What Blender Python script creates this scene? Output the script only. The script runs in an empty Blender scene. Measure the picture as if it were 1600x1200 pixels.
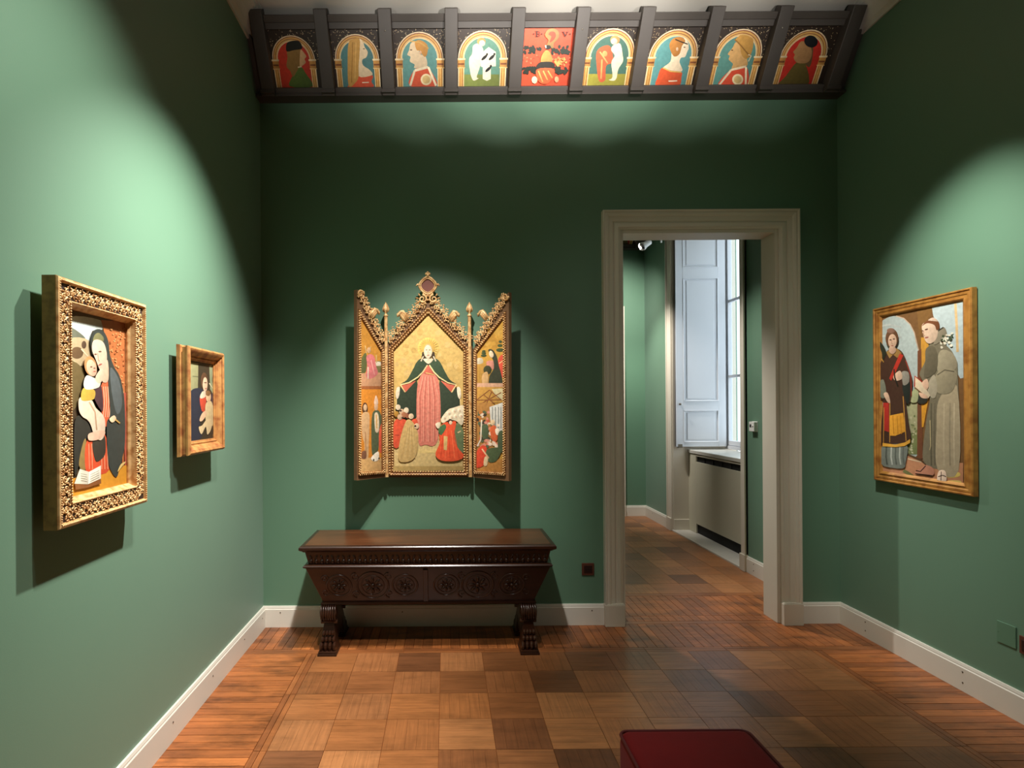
import bpy, bmesh, math, random
from mathutils import Vector, Matrix
random.seed(7)
scene = bpy.context.scene
COL = scene.collection
PI = math.pi

# ------------------------------------------------------------------ camera
FPX, PPX, PPY, ROLL = 910.0, 696.0, 634.0, 0.007
CAMZ = 1.5
cam_d = bpy.data.cameras.new('camera')
cam_d.sensor_fit = 'HORIZONTAL'
cam_d.sensor_width = 36.0
cam_d.lens = 36.0 * FPX / 1600.0
cam_d.shift_x = (800 - PPX) / 1600.0
cam_d.shift_y = (PPY - 600) / 1600.0
cam_d.clip_start = 0.02
cam = bpy.data.objects.new('camera', cam_d)
COL.objects.link(cam)
cam.matrix_world = (Matrix.Translation((0, 0, CAMZ)) @ Matrix.Rotation(PI / 2, 4, 'X')
                    @ Matrix.Rotation(-ROLL, 4, 'Z'))
scene.camera = cam

# ------------------------------------------------------------------ world, exposure
world = bpy.data.worlds.new('world')
scene.world = world
world.use_nodes = True
wb = world.node_tree.nodes['Background']
wb.inputs[0].default_value = (0.86, 0.94, 1.0, 1)
wb.inputs[1].default_value = 2.6
vs = scene.view_settings
vs.view_transform = 'Standard'
vs.look = 'None'
vs.gamma = 1.0
vs.use_curve_mapping = False
vs.exposure = 0.0

# ------------------------------------------------------------------ lamps on the ceiling tracks (above the frame) and added fill spots
def spot(name, loc, aim, watts, deg, blend, radius=0.03, col=(1.0, 0.93, 0.82)):
    d = bpy.data.lights.new(name, 'SPOT')
    d.energy = watts
    d.spot_size = math.radians(deg)
    d.spot_blend = blend
    d.shadow_soft_size = radius
    d.color = col
    o = bpy.data.objects.new(name, d)
    COL.objects.link(o)
    o.location = loc
    v = Vector(aim) - Vector(loc)
    o.rotation_euler = v.to_track_quat('-Z', 'Y').to_euler()
    return o

LW = (1.0, 0.96, 0.90)
spot('track_spot_left_near', (-0.16, 1.70, 3.40), (-1.25, 1.85, 1.55), 180, 92, 1.0, col=LW)
spot('track_spot_left_far', (-0.10, 2.62, 3.40), (-1.25, 2.66, 1.12), 560, 77, 1.0, col=LW)
spot('track_spot_triptych', (-0.06, 2.50, 3.40), (-0.12, 3.98, 1.10), 400, 50, 1.0, col=LW)
spot('track_spot_right', (1.62, 2.62, 3.40), (2.69, 3.02, 1.74), 310, 53, 1.0, col=LW)
for fx, fw in ((-0.65, 14), (-0.1, 55), (0.45, 125), (1.0, 135), (1.55, 55), (2.1, 24)):
    spot('track_spot_frieze', (fx, 2.45, 3.30), (fx, 3.70, 3.86), fw, 54, 1.0, col=LW)
spot('fill_spot_floor', (-0.1, 1.5, 3.40), (-0.25, 2.6, 0.0), 170, 62, 1.0, col=LW)  # added fill that brightens the parquet, no known fixture
spot('fill_spot_entrance', (0.9, -0.6, 3.40), (1.65, 3.9, 1.3), 62, 44, 1.0, col=LW)  # added fill from behind the camera, lifts the door casing
spot('next_room_spot', (0.75, 5.75, 3.30), (2.30, 3.95, 0.45), 260, 44, 0.9, col=LW)
spot('next_room_spot', (1.45, 5.12, 3.40), (2.69, 4.90, 1.15), 190, 54, 1.0, col=LW)
spot('next_room_wall_spot', (2.05, 6.25, 3.25), (2.25, 7.84, 2.6), 220, 64, 1.0, col=LW)
spot('next_room_wall_spot', (1.6, 6.6, 3.40), (2.69, 7.30, 1.5), 330, 54, 1.0, col=LW)

# ------------------------------------------------------------------ pixel to plane
def pixel_ray(x, y):
    xi = x - ROLL * (y - PPY)
    yi = y + ROLL * (x - PPX)
    return Vector(((xi - PPX) / FPX, 1.0, -(yi - PPY) / FPX))
CAM = Vector((0, 0, CAMZ))

# ------------------------------------------------------------------ mesh builder
def lin(c):
    return tuple(((v / 255.0) / 12.92 if v / 255.0 <= 0.04045 else ((v / 255.0 + 0.055) / 1.055) ** 2.4) for v in c)

class MB:
    def __init__(self):
        self.v, self.f, self.c = [], [], []
    def add(self, vs, fs, col=None, M=None):
        b = len(self.v)
        if M is not None:
            vs = [M @ Vector(p) for p in vs]
        self.v += [tuple(p) for p in vs]
        for f in fs:
            self.f.append([i + b for i in f])
            self.c.append(col)
        return self
    def box(self, x0, x1, y0, y1, z0, z1, col=None, M=None):
        vs = [(x0, y0, z0), (x1, y0, z0), (x1, y1, z0), (x0, y1, z0), (x0, y0, z1), (x1, y0, z1), (x1, y1, z1), (x0, y1, z1)]
        fs = [(0, 3, 2, 1), (4, 5, 6, 7), (0, 1, 5, 4), (1, 2, 6, 5), (2, 3, 7, 6), (3, 0, 4, 7)]
        return self.add(vs, fs, col, M)
    def hexa(self, bottom, top, col=None, M=None):
        fs = [(0, 3, 2, 1), (4, 5, 6, 7), (0, 1, 5, 4), (1, 2, 6, 5), (2, 3, 7, 6), (3, 0, 4, 7)]
        return self.add(list(bottom) + list(top), fs, col, M)
    def ell(self, c, r, seg=8, rings=5, M=None, col=None):
        vs, fs = [], []
        for i in range(rings + 1):
            th = PI * i / rings
            for j in range(seg):
                ph = 2 * PI * j / seg
                p = Vector((r[0] * math.sin(th) * math.cos(ph), r[1] * math.sin(th) * math.sin(ph), r[2] * math.cos(th)))
                vs.append(p)
        for i in range(rings):
            for j in range(seg):
                a, b = i * seg + j, i * seg + (j + 1) % seg
                fs.append((a, a + seg, b + seg, b))
        T = Matrix.Translation(c)
        return self.add(vs, fs, col, T @ M if M is not None else T)
    def tube(self, pts, rad, n=6, caps=True, M=None, flat=1.0, up=None, col=None):
        pts = [Vector(p) for p in pts]
        if not hasattr(rad, '__len__'):
            rad = [rad] * len(pts)
        vs, fs = [], []
        up0 = Vector(up) if up else None
        for i, p in enumerate(pts):
            t = (pts[min(i + 1, len(pts) - 1)] - pts[max(i - 1, 0)]).normalized()
            u = up0 if up0 else (Vector((0, 0, 1)) if abs(t.z) < 0.9 else Vector((1, 0, 0)))
            s = t.cross(u).normalized()
            w = s.cross(t).normalized()
            for k in range(n):
                a = 2 * PI * k / n
                vs.append(p + s * (math.cos(a) * rad[i]) + w * (math.sin(a) * rad[i] * flat))
        for i in range(len(pts) - 1):
            for k in range(n):
                a, b = i * n + k, i * n + (k + 1) % n
                fs.append((a, b, b + n, a + n))
        if caps:
            fs.append(tuple(range(n - 1, -1, -1)))
            fs.append(tuple(range((len(pts) - 1) * n, len(pts) * n)))
        return self.add(vs, fs, col, M)
    def lathe(self, prof, n=16, M=None, col=None):
        vs, fs = [], []
        for (r, z) in prof:
            for k in range(n):
                a = 2 * PI * k / n
                vs.append((r * math.cos(a), r * math.sin(a), z))
        m = len(prof)
        for i in range(m - 1):
            for k in range(n):
                a, b = i * n + k, i * n + (k + 1) % n
                fs.append((a, b, b + n, a + n))
        fs.append(tuple(range(n - 1, -1, -1)))
        fs.append(tuple(range((m - 1) * n, m * n)))
        return self.add(vs, fs, col, M)
    def prism(self, poly, h0, h1, M=None, col=None):
        n = len(poly)
        vs = [(x, y, h0) for x, y in poly] + [(x, y, h1) for x, y in poly]
        fs = [tuple(range(n - 1, -1, -1)), tuple(range(n, 2 * n))]
        for i in range(n):
            j = (i + 1) % n
            fs.append((i, j, j + n, i + n))
        return self.add(vs, fs, col, M)
    def sweep(self, path, prof, closed=True, M=None, col=None):
        """path: 2-D points (local x,y), counter-clockwise; prof: (offset outward, height z) list."""
        n = len(path)
        P = [Vector(p) for p in path]
        rows = []
        for i in range(n):
            a = P[i - 1] if (closed or i > 0) else None
            b = P[(i + 1) % n] if (closed or i < n - 1) else None
            d0 = (P[i] - a).normalized() if a is not None else None
            d1 = (b - P[i]).normalized() if b is not None else None
            n0 = Vector((d0.y, -d0.x)) if d0 else None
            n1 = Vector((d1.y, -d1.x)) if d1 else None
            if n0 is None: m = n1
            elif n1 is None: m = n0
            else:
                m = (n0 + n1)
                m = m / max(1e-6, m.dot(n0))
            rows.append(m)
        k = len(prof)
        vs, fs = [], []
        for i in range(n):
            for (o, h) in prof:
                q = P[i] + rows[i] * o
                vs.append((q.x, q.y, h))
        for i in range(n if closed else n - 1):
            j = (i + 1) % n
            for t in range(k - 1):
                fs.append((i * k + t, j * k + t, j * k + t + 1, i * k + t + 1))
            fs.append((i * k + k - 1, j * k + k - 1, j * k, i * k))
        if not closed:
            fs.append(tuple(range(k)))
            fs.append(tuple((n - 1) * k + t for t in range(k - 1, -1, -1)))
        return self.add(vs, fs, col, M)
    def mesh(self, name, mat=None, smooth=False, fixn=True):
        me = bpy.data.meshes.new(name)
        me.from_pydata(self.v, [], self.f)
        if any(c is not None for c in self.c):
            ca = me.color_attributes.new('paint', 'FLOAT_COLOR', 'CORNER')
            data = []
            for p, c in zip(me.polygons, self.c):
                if c is not None and isinstance(c[0], tuple):
                    for q in c:
                        data += list(q) + [1.0]
                else:
                    data += (list(c or (0.5, 0.5, 0.5)) + [1.0]) * p.loop_total
            ca.data.foreach_set('color', data)
        if fixn:
            bm = bmesh.new()
            bm.from_mesh(me)
            bmesh.ops.recalc_face_normals(bm, faces=bm.faces)
            bm.to_mesh(me)
            bm.free()
        if smooth:
            me.polygons.foreach_set('use_smooth', [True] * len(me.polygons))
        if mat:
            me.materials.append(mat)
        return me
    def build(self, name, mat, parent=None, smooth=False, bevel=0, seg=2, fixn=True, autosmooth=None):
        o = bpy.data.objects.new(name, self.mesh(name, mat, smooth, fixn))
        COL.objects.link(o)
        if parent:
            o.parent = parent
        if bevel:
            m = o.modifiers.new('bevel', 'BEVEL')
            m.width = bevel
            m.segments = seg
            m.limit_method = 'ANGLE'
        return o

def empty(name, loc=(0, 0, 0), M=None):
    o = bpy.data.objects.new(name, None)
    o.empty_display_size = 0.1
    COL.objects.link(o)
    if M is not None:
        o.matrix_world = M
    else:
        o.location = loc
    return o
def tag(o, label, cat, group=None):
    o['label'] = label
    o['category'] = cat
    if group:
        o['group'] = group
    return o
def struct(o, label=None, cat=None):
    o['kind'] = 'structure'
    if label: o['label'] = label
    if cat: o['category'] = cat
    return o
def part_copy(src, parent, M=None):
    c = src.copy()
    COL.objects.link(c)
    c.parent = parent
    if M is not None:
        c.matrix_local = M
    return c

# ------------------------------------------------------------------ materials
def mat_new(name):
    m = bpy.data.materials.new(name)
    m.use_nodes = True
    nt = m.node_tree
    return m, nt, nt.nodes['Principled BSDF']
def N(nt, t, **kw):
    n = nt.nodes.new(t)
    for k, v in kw.items():
        setattr(n, k, v)
    return n
def simple(name, col, rough=0.5, metal=0.0, spec=0.5, var=0.08, vscale=6.0, bump=0.0, bscale=60.0, sheen=0.0, coat=0.0):
    m, nt, b = mat_new(name)
    tc = N(nt, 'ShaderNodeTexCoord')
    no = N(nt, 'ShaderNodeTexNoise')
    no.inputs['Scale'].default_value = vscale
    no.inputs['Detail'].default_value = 4
    nt.links.new(tc.outputs['Object'], no.inputs['Vector'])
    mx = N(nt, 'ShaderNodeMix', data_type='RGBA')
    c = lin(col)
    mx.inputs['A'].default_value = tuple(x * (1 - var) for x in c) + (1,)
    mx.inputs['B'].default_value = tuple(min(1, x * (1 + var)) for x in c) + (1,)
    nt.links.new(no.outputs['Fac'], mx.inputs['Factor'])
    nt.links.new(mx.outputs['Result'], b.inputs['Base Color'])
    b.inputs['Roughness'].default_value = rough
    b.inputs['Metallic'].default_value = metal
    b.inputs['Specular IOR Level'].default_value = spec
    if sheen:
        b.inputs['Sheen Weight'].default_value = sheen
    if coat:
        b.inputs['Coat Weight'].default_value = coat
        b.inputs['Coat Roughness'].default_value = 0.25
    if bump:
        nb = N(nt, 'ShaderNodeTexNoise')
        nb.inputs['Scale'].default_value = bscale
        nb.inputs['Detail'].default_value = 5
        nt.links.new(tc.outputs['Object'], nb.inputs['Vector'])
        bp = N(nt, 'ShaderNodeBump')
        bp.inputs['Strength'].default_value = bump
        bp.inputs['Distance'].default_value = 0.004
        nt.links.new(nb.outputs['Fac'], bp.inputs['Height'])
        nt.links.new(bp.outputs['Normal'], b.inputs['Normal'])
    return m

def wood(name, cols, rough=0.4, gx=3.0, gy=60.0, spec=0.5, rnd=True, bump=0.15, wear=0.0, lo=0.62, hi=1.25):
    """grain along local X; colours picked per object from cols (sRGB)."""
    m, nt, b = mat_new(name)
    tc = N(nt, 'ShaderNodeTexCoord')
    oi = N(nt, 'ShaderNodeObjectInfo')
    sc = N(nt, 'ShaderNodeVectorMath', operation='SCALE')
    sc.inputs['Scale'].default_value = 7.31
    nt.links.new(oi.outputs['Location'], sc.inputs[0])
    ad = N(nt, 'ShaderNodeVectorMath', operation='ADD')
    nt.links.new(tc.outputs['Object'], ad.inputs[0])
    nt.links.new(sc.outputs['Vector'], ad.inputs[1])
    mp = N(nt, 'ShaderNodeMapping')
    mp.inputs['Scale'].default_value = (gx, gy, gy)
    nt.links.new(ad.outputs['Vector'], mp.inputs['Vector'])
    no = N(nt, 'ShaderNodeTexNoise')
    no.inputs['Scale'].default_value = 1.0
    no.inputs['Detail'].default_value = 6
    no.inputs['Roughness'].default_value = 0.65
    nt.links.new(mp.outputs['Vector'], no.inputs['Vector'])
    cr = N(nt, 'ShaderNodeValToRGB')
    cr.color_ramp.interpolation = 'LINEAR'
    el = cr.color_ramp.elements
    while len(el) < len(cols):
        el.new(0.5)
    for i, c in enumerate(cols):
        el[i].position = i / max(1, len(cols) - 1)
        el[i].color = lin(c) + (1,)
    if rnd:
        nt.links.new(oi.outputs['Random'], cr.inputs['Fac'])
    else:
        n2 = N(nt, 'ShaderNodeTexNoise')
        n2.inputs['Scale'].default_value = 2.5
        nt.links.new(tc.outputs['Object'], n2.inputs['Vector'])
        nt.links.new(n2.outputs['Fac'], cr.inputs['Fac'])
    rg = N(nt, 'ShaderNodeMapRange')
    rg.inputs['From Min'].default_value = 0.3
    rg.inputs['From Max'].default_value = 0.7
    rg.inputs['To Min'].default_value = lo
    rg.inputs['To Max'].default_value = hi
    nt.links.new(no.outputs['Fac'], rg.inputs['Value'])
    ml = N(nt, 'ShaderNodeVectorMath', operation='SCALE')
    nt.links.new(cr.outputs['Color'], ml.inputs[0])
    nt.links.new(rg.outputs['Result'], ml.inputs['Scale'])
    out = ml.outputs['Vector']
    if wear:
        n3 = N(nt, 'ShaderNodeTexNoise')
        n3.inputs['Scale'].default_value = 4.0
        n3.inputs['Detail'].default_value = 6
        n3.inputs['Roughness'].default_value = 0.7
        gm = N(nt, 'ShaderNodeNewGeometry')
        mp3 = N(nt, 'ShaderNodeMapping')
        mp3.inputs['Scale'].default_value = (0.7, 2.2, 1)
        nt.links.new(gm.outputs['Position'], mp3.inputs['Vector'])
        nt.links.new(mp3.outputs['Vector'], n3.inputs['Vector'])
        r3 = N(nt, 'ShaderNodeMapRange')
        r3.inputs['From Min'].default_value = 0.44
        r3.inputs['From Max'].default_value = 0.66
        r3.inputs['To Min'].default_value = 1.0
        r3.inputs['To Max'].default_value = 1.0 - wear
        nt.links.new(n3.outputs['Fac'], r3.inputs['Value'])
        m3 = N(nt, 'ShaderNodeVectorMath', operation='SCALE')
        nt.links.new(out, m3.inputs[0])
        nt.links.new(r3.outputs['Result'], m3.inputs['Scale'])
        out = m3.outputs['Vector']
    nt.links.new(out, b.inputs['Base Color'])
    b.inputs['Roughness'].default_value = rough
    b.inputs['Specular IOR Level'].default_value = spec
    bp = N(nt, 'ShaderNodeBump')
    bp.inputs['Strength'].default_value = bump
    bp.inputs['Distance'].default_value = 0.002
    nt.links.new(no.outputs['Fac'], bp.inputs['Height'])
    nt.links.new(bp.outputs['Normal'], b.inputs['Normal'])
    return m

def paint_mat(name, rough=0.45, var=0.12, spec=0.35, gold=False):
    m, nt, b = mat_new(name)
    at = N(nt, 'ShaderNodeVertexColor')
    at.layer_name = 'paint'
    tc = N(nt, 'ShaderNodeTexCoord')
    no = N(nt, 'ShaderNodeTexNoise')
    no.inputs['Scale'].default_value = 55
    no.inputs['Detail'].default_value = 5
    nt.links.new(tc.outputs['Object'], no.inputs['Vector'])
    rg = N(nt, 'ShaderNodeMapRange')
    rg.inputs['From Min'].default_value = 0.3
    rg.inputs['From Max'].default_value = 0.7
    rg.inputs['To Min'].default_value = 1 - var
    rg.inputs['To Max'].default_value = 1 + var
    nt.links.new(no.outputs['Fac'], rg.inputs['Value'])
    ml = N(nt, 'ShaderNodeVectorMath', operation='SCALE')
    nt.links.new(at.outputs['Color'], ml.inputs[0])
    nt.links.new(rg.outputs['Result'], ml.inputs['Scale'])
    nt.links.new(ml.outputs['Vector'], b.inputs['Base Color'])
    b.inputs['Roughness'].default_value = rough
    b.inputs['Specular IOR Level'].default_value = spec
    return m

M_GREEN = simple('green_wall_paint', (94, 130, 105), rough=0.5, spec=0.5, sheen=0.12, var=0.04, vscale=2.0, bump=0.05, bscale=250)
M_TRIM = simple('off_white_trim_paint', (222, 217, 204), rough=0.45, var=0.02)
M_CASING = simple('stone_grey_casing_paint', (214, 205, 188), rough=0.5, var=0.03)
M_CEIL = simple('white_ceiling_plaster', (214, 208, 198), rough=0.8, var=0.02)
M_SUB = wood('parquet_far', [(150, 84, 38), (120, 66, 30)], rough=0.4, rnd=False)
M_BLOCK = wood('parquet_block_wood', [(110, 68, 42), (176, 112, 64), (128, 80, 50), (186, 124, 76), (150, 94, 56)], rough=0.34, gx=5, gy=70, wear=0.3, lo=0.78, hi=1.16, bump=0.05)
M_PLANK = wood('parquet_plank_wood', [(160, 94, 50), (190, 114, 60), (150, 88, 48), (184, 108, 56)], rough=0.38, gx=5, gy=90, wear=0.62, lo=0.72, hi=1.18, bump=0.08)
M_STRIP = wood('parquet_strip_wood', [(164, 100, 55), (140, 82, 46)], rough=0.34, gx=4, gy=80, wear=0.3, lo=0.78, hi=1.15, bump=0.05)
M_WALNUT = wood('dark_walnut', [(62, 34, 20), (48, 25, 14), (74, 40, 22)], rough=0.3, gx=2, gy=30, rnd=False, bump=0.1)
M_WALTOP = wood('polished_walnut_top', [(104, 60, 32), (84, 46, 25), (118, 70, 38)], rough=0.28, gx=2.0, gy=26, rnd=False, bump=0.06)
M_BEAM = simple('dark_painted_beam', (70, 63, 58), rough=0.55, var=0.12, vscale=14)
M_VELVET = simple('red_velvet', (112, 14, 18), rough=0.8, spec=0.2, sheen=0.04, var=0.12, vscale=18, bump=0.1, bscale=300)
M_PIPING = simple('dark_red_piping', (86, 12, 16), rough=0.7)
M_SHUTTER = simple('white_shutter_paint', (214, 216, 222), rough=0.45, var=0.02)
M_BLACK = simple('black_void', (10, 9, 8), rough=0.8)
M_COVER = simple('radiator_cover_paint', (196, 190, 168), rough=0.5, var=0.02)
M_MARBLE = simple('pale_stone', (205, 200, 190), rough=0.35, var=0.12, vscale=12)
M_WHITEP = simple('white_plastic', (232, 230, 224), rough=0.35, var=0.01)
M_BROWNP = simple('brown_plastic', (92, 52, 38), rough=0.4, var=0.05)
M_DARKP = simple('dark_brown_plastic', (44, 24, 20), rough=0.4, var=0.05)
M_STEEL = simple('steel_screw', (120, 112, 100), rough=0.35, metal=0.8)
M_GREENP = simple('green_painted_plate', (91, 127, 102), rough=0.5, var=0.03)
# ================================================================== the room
XL, XR, YB, ZC = -1.253, 2.69, 3.98, 4.0
YF = -1.6                      # wall behind the camera
DX0, DX1, DZ = 1.198, 2.278, 2.69   # door opening
YN0, YN1 = 4.13, 7.84          # next room: near face of its wall, far wall
WT = 0.25

def wall(name, boxes, mat=M_GREEN):
    m = MB()
    for b in boxes:
        m.box(*b)
    return struct(m.build(name, mat))
wall('wall_left', [(XL - WT, XL, YF, YN0, 0, ZC)])
wall('wall_right', [(XR, XR + WT, YF, YN0, 0, ZC)])
wall('wall_front', [(XL - WT, XR + WT, YF - WT, YF, 0, ZC)])
wall('wall_back', [(XL, DX0, YB, YN0, 0, ZC), (DX1, XR, YB, YN0, 0, ZC), (DX0, DX1, YB, YN0, DZ, ZC)])
c = MB().box(XL - WT, XR + WT, YF - WT, YN0, ZC, ZC + 0.2).build('ceiling', M_CEIL); struct(c)

# next room
NY0, NY1, NZT, NXO = 5.28, 6.90, 3.62, 3.34     # window niche in its right-hand wall
wall('wall_beyond_back', [(XL - WT, DX0, YN1, YN1 + WT, 0, ZC), (DX1, XR + WT, YN1, YN1 + WT, 0, ZC), (DX0, DX1, YN1, YN1 + WT, DZ, ZC)])
wall('wall_beyond_left', [(XL - WT, XL, YN0, YN1, 0, ZC)])
wall('wall_beyond_right', [(XR, NXO + 0.12, YN0, NY0, 0, ZC), (XR, NXO + 0.12, NY1, YN1, 0, ZC), (XR, NXO + 0.12, NY0, NY1, NZT, ZC)])
wall('wall_below_window', [(2.93, NXO + 0.12, NY0, NY1, 0, 0.92)], M_CASING)
c = MB().box(XL - WT, NXO + 0.2, YN0, YN1 + WT, ZC, ZC + 0.2).build('ceiling', M_CEIL); struct(c)

# ---- floors: sub-floor plus separate blocks, planks and strips
TOP = 0.0
def floor_base(name, boxes):
    m = MB()
    for b in boxes:
        m.box(*b)
    return struct(m.build(name, M_SUB))
FY0 = 1.04
floor = floor_base('floor', [(XL - WT, XR + WT, YF - WT, FY0, -0.1, 0.0), (XL - WT, XR + WT, FY0, YN0, -0.1, -0.006)])
S = 0.25
X0F = -0.79
g = 0.0009
def slat_block():
    m = MB()
    n = 5
    w = S / n
    for k in range(n):
        a, b = -S / 2 + k * w, -S / 2 + (k + 1) * w
        e = 0.0003
        x0, x1 = -S / 2 + g, S / 2 - g
        a2, b2 = a + 0.0001, b - 0.0001
        if k == 0: a2 = a + g
        if k == n - 1: b2 = b - g
        z = TOP
        m.hexa([(x0, a2, -0.008), (x1, a2, -0.008), (x1, b2, -0.008), (x0, b2, -0.008)],
               [(x0 + e, a2 + e, z), (x1 - e, a2 + e, z), (x1 - e, b2 - e, z), (x0 + e, b2 - e, z)])
    return m.mesh('parquet_block', M_BLOCK)
ME_BLOCK = slat_block()
def blocks(parent, x0, nx, ytop, ny, sgn=-1):
    for i in range(nx):
        for j in range(ny):
            o = bpy.data.objects.new('parquet_block', ME_BLOCK)
            COL.objects.link(o)
            o.parent = parent
            o.location = (x0 + (i + .5) * S, ytop + sgn * (j + .5) * S, random.uniform(-0.0006, 0.0))
            o.rotation_euler = (0, 0, (PI / 2 if (i + j) % 2 else 0) + (PI if random.random() < .5 else 0))
def plank_mesh(L, W, name='plank', mat=None):
    e = 0.0008
    return MB().hexa([(-L / 2 + g, -W / 2 + g, -.008), (L / 2 - g, -W / 2 + g, -.008), (L / 2 - g, W / 2 - g, -.008), (-L / 2 + g, W / 2 - g, -.008)],
                     [(-L / 2 + g + e, -W / 2 + g + e, 0), (L / 2 - g - e, -W / 2 + g + e, 0), (L / 2 - g - e, W / 2 - g - e, 0), (-L / 2 + g + e, W / 2 - g - e, 0)]).mesh(name, mat or M_PLANK)
def planks_x(parent, x0, x1, y0, y1, w, name='plank', mat=None):
    """planks lying along X, stacked in Y"""
    n = max(1, round((y1 - y0) / w)); w = (y1 - y0) / n
    me = plank_mesh(x1 - x0, w, name, mat)
    for k in range(n):
        o = bpy.data.objects.new(name, me); COL.objects.link(o); o.parent = parent
        o.location = ((x0 + x1) / 2, y0 + (k + .5) * w, random.uniform(-.0008, 0))
def planks_y(parent, x0, x1, y0, y1, w, name='plank', mat=None):
    n = max(1, round((x1 - x0) / w)); w = (x1 - x0) / n
    me = plank_mesh(y1 - y0, w, name, mat)
    for k in range(n):
        o = bpy.data.objects.new(name, me); COL.objects.link(o); o.parent = parent
        o.rotation_euler = (0, 0, PI / 2)
        o.location = (x0 + (k + .5) * w, (y0 + y1) / 2, random.uniform(-.0008, 0))
XF1 = X0F + 12 * S
YF1 = 3.54
blocks(floor, X0F, 12, YF1, 10)
for k in range(5):
    a, b = FY0 + k * 0.5, FY0 + (k + 1) * 0.5
    planks_y(floor, X0F - 0.06, X0F, a, b, 0.03, 'border_strip', M_STRIP)
    planks_y(floor, XF1, XF1 + 0.06, a, b, 0.03, 'border_strip', M_STRIP)
for k in range(8):
    a = XL + k * (XR - XL) / 8
    planks_x(floor, a, a + (XR - XL) / 8, YF1, YF1 + 0.055, 0.0275, 'border_strip', M_STRIP)
planks_y(floor, XL, XR, YF1 + 0.055, YB, 0.058)
planks_x(floor, XL, X0F - 0.06, FY0, YF1, 0.058)
planks_x(floor, XF1 + 0.06, XR, FY0, YF1, 0.058)
# threshold
planks_x(floor, DX0, DX1, YB, YB + 0.05, 0.05, 'border_strip', M_STRIP)
planks_y(floor, DX0, DX1, YB + 0.05, YN0, 0.058)
floor2 = floor_base('floor', [(XL - WT, 0.2, YN0, YN1 + WT, -0.1, 0.0), (0.2, XR + 0.3, YN0, YN1 + WT, -0.1, -0.006)])
planks_y(floor2, 0.2, XR, YN0, 4.56, 0.058)
for k in range(5):
    a = 0.2 + k * (XR - 0.2) / 5
    planks_x(floor2, a, a + (XR - 0.2) / 5, 4.56, 4.62, 0.06, 'border_strip', M_STRIP)
blocks(floor2, XR - 10 * S + 0.001, 10, 4.62, 13, 1)

# ---- baseboards with a small cap, and screws
M_SCREWHEAD = M_STEEL
BH, BD = 0.142, 0.018
def base_profile():
    return [(0, 0), (BD, 0), (BD, BH - 0.022), (BD - 0.004, BH - 0.017), (BD - 0.004, BH - 0.012), (BD - 0.008, BH), (0, BH)]
def baseboard(name, p0, p1, nrm, screws=(), m0=0.0, m1=0.0):
    """p0->p1 along the wall at floor level, nrm into the room; m0/m1 lengthen the front for mitres"""
    p0, p1, nrm = Vector(p0), Vector(p1), Vector(nrm)
    d = (p1 - p0).normalized()
    prof = base_profile()
    vs, fs = [], []
    for end, (p, mm) in enumerate(((p0, -m0), (p1, m1))):
        for (o, h) in prof:
            q = p + nrm * o + d * (mm * o)
            vs.append((q.x, q.y, h))
    k = len(prof)
    for t in range(k):
        u = (t + 1) % k
        fs.append((t, u, u + k, t + k))
    fs.append(tuple(range(k))); fs.append(tuple(range(2 * k - 1, k - 1, -1)))
    o = struct(MB().add(vs, fs).build(name, M_TRIM))
    for (s, z) in screws:
        q = p0 + d * s + nrm * BD
        sc = MB().lathe([(0.0045, 0), (0.0045, 0.0015), (0.002, 0.0025)], 8,
                        M=Matrix.Translation((q.x, q.y, z)) @ Vector(nrm).to_track_quat('Z', 'Y').to_matrix().to_4x4())
        sc.build('screw', M_SCREWHEAD, o)
CW = 0.125     # casing width
baseboard('baseboard_left', (XL, YF, 0), (XL, YB, 0), (1, 0, 0), [(s - YF, z) for s in (2.62, 3.07, 3.55, 3.9) for z in (0.085,)], 0, -1)
baseboard('baseboard_back', (XL, YB, 0), (DX0 - CW, YB, 0), (0, -1, 0), [(0.12, 0.1), (0.95, 0.1), (2.24, 0.1)], -1, 0)
baseboard('baseboard_back', (DX1 + CW, YB, 0), (XR, YB, 0), (0, -1, 0), [], 0, -1)
baseboard('baseboard_right', (XR, YB, 0), (XR, YF, 0), (-1, 0, 0), [(YB - y, z) for y in (3.72, 3.02, 2.45) for z in (0.045, 0.1)], -1, 0)
baseboard('baseboard_beyond_back', (DX1 + CW, YN1, 0), (XR, YN1, 0), (0, -1, 0), [], 0, -1)
baseboard('baseboard_beyond_back', (XL, YN1, 0), (DX0 - CW, YN1, 0), (0, -1, 0), [], -1, 0)
baseboard('baseboard_beyond_right', (XR, YN1, 0), (XR, NY1 + 0.13, 0), (-1, 0, 0), [(0.3, 0.09)], -1, 0)
baseboard('baseboard_beyond_right', (XR, NY0 - 0.09, 0), (XR, YN0, 0), (-1, 0, 0), [(0.12, 0.045), (0.12, 0.1)], 0, 0)

# ---- crown moulding of the main room
def crown(name, p0, p1, nrm):
    p0, p1, nrm = Vector(p0), Vector(p1), Vector(nrm)
    prof = [(0, 0), (0.012, 0.0), (0.016, 0.018), (0.03, 0.03), (0.055, 0.075), (0.085, 0.105), (0.1, 0.11), (0.105, 0.128), (0.12, 0.13), (0.12, 0.14), (0, 0.14)]
    vs, fs = [], []
    k = len(prof)
    for p in (p0, p1):
        for (o, h) in prof:
            q = p + nrm * o
            vs.append((q.x, q.y, ZC - 0.14 + h))
    for t in range(k):
        u = (t + 1) % k
        fs.append((t, u, u + k, t + k))
    fs.append(tuple(range(k))); fs.append(tuple(range(2 * k - 1, k - 1, -1)))
    struct(MB().add(vs, fs).build(name, M_CEIL))
crown('trim_1', (XL, YF, 0), (XL, YB, 0), (1, 0, 0))
crown('trim_2', (XR, YB, 0), (XR, YF, 0), (-1, 0, 0))

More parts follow.
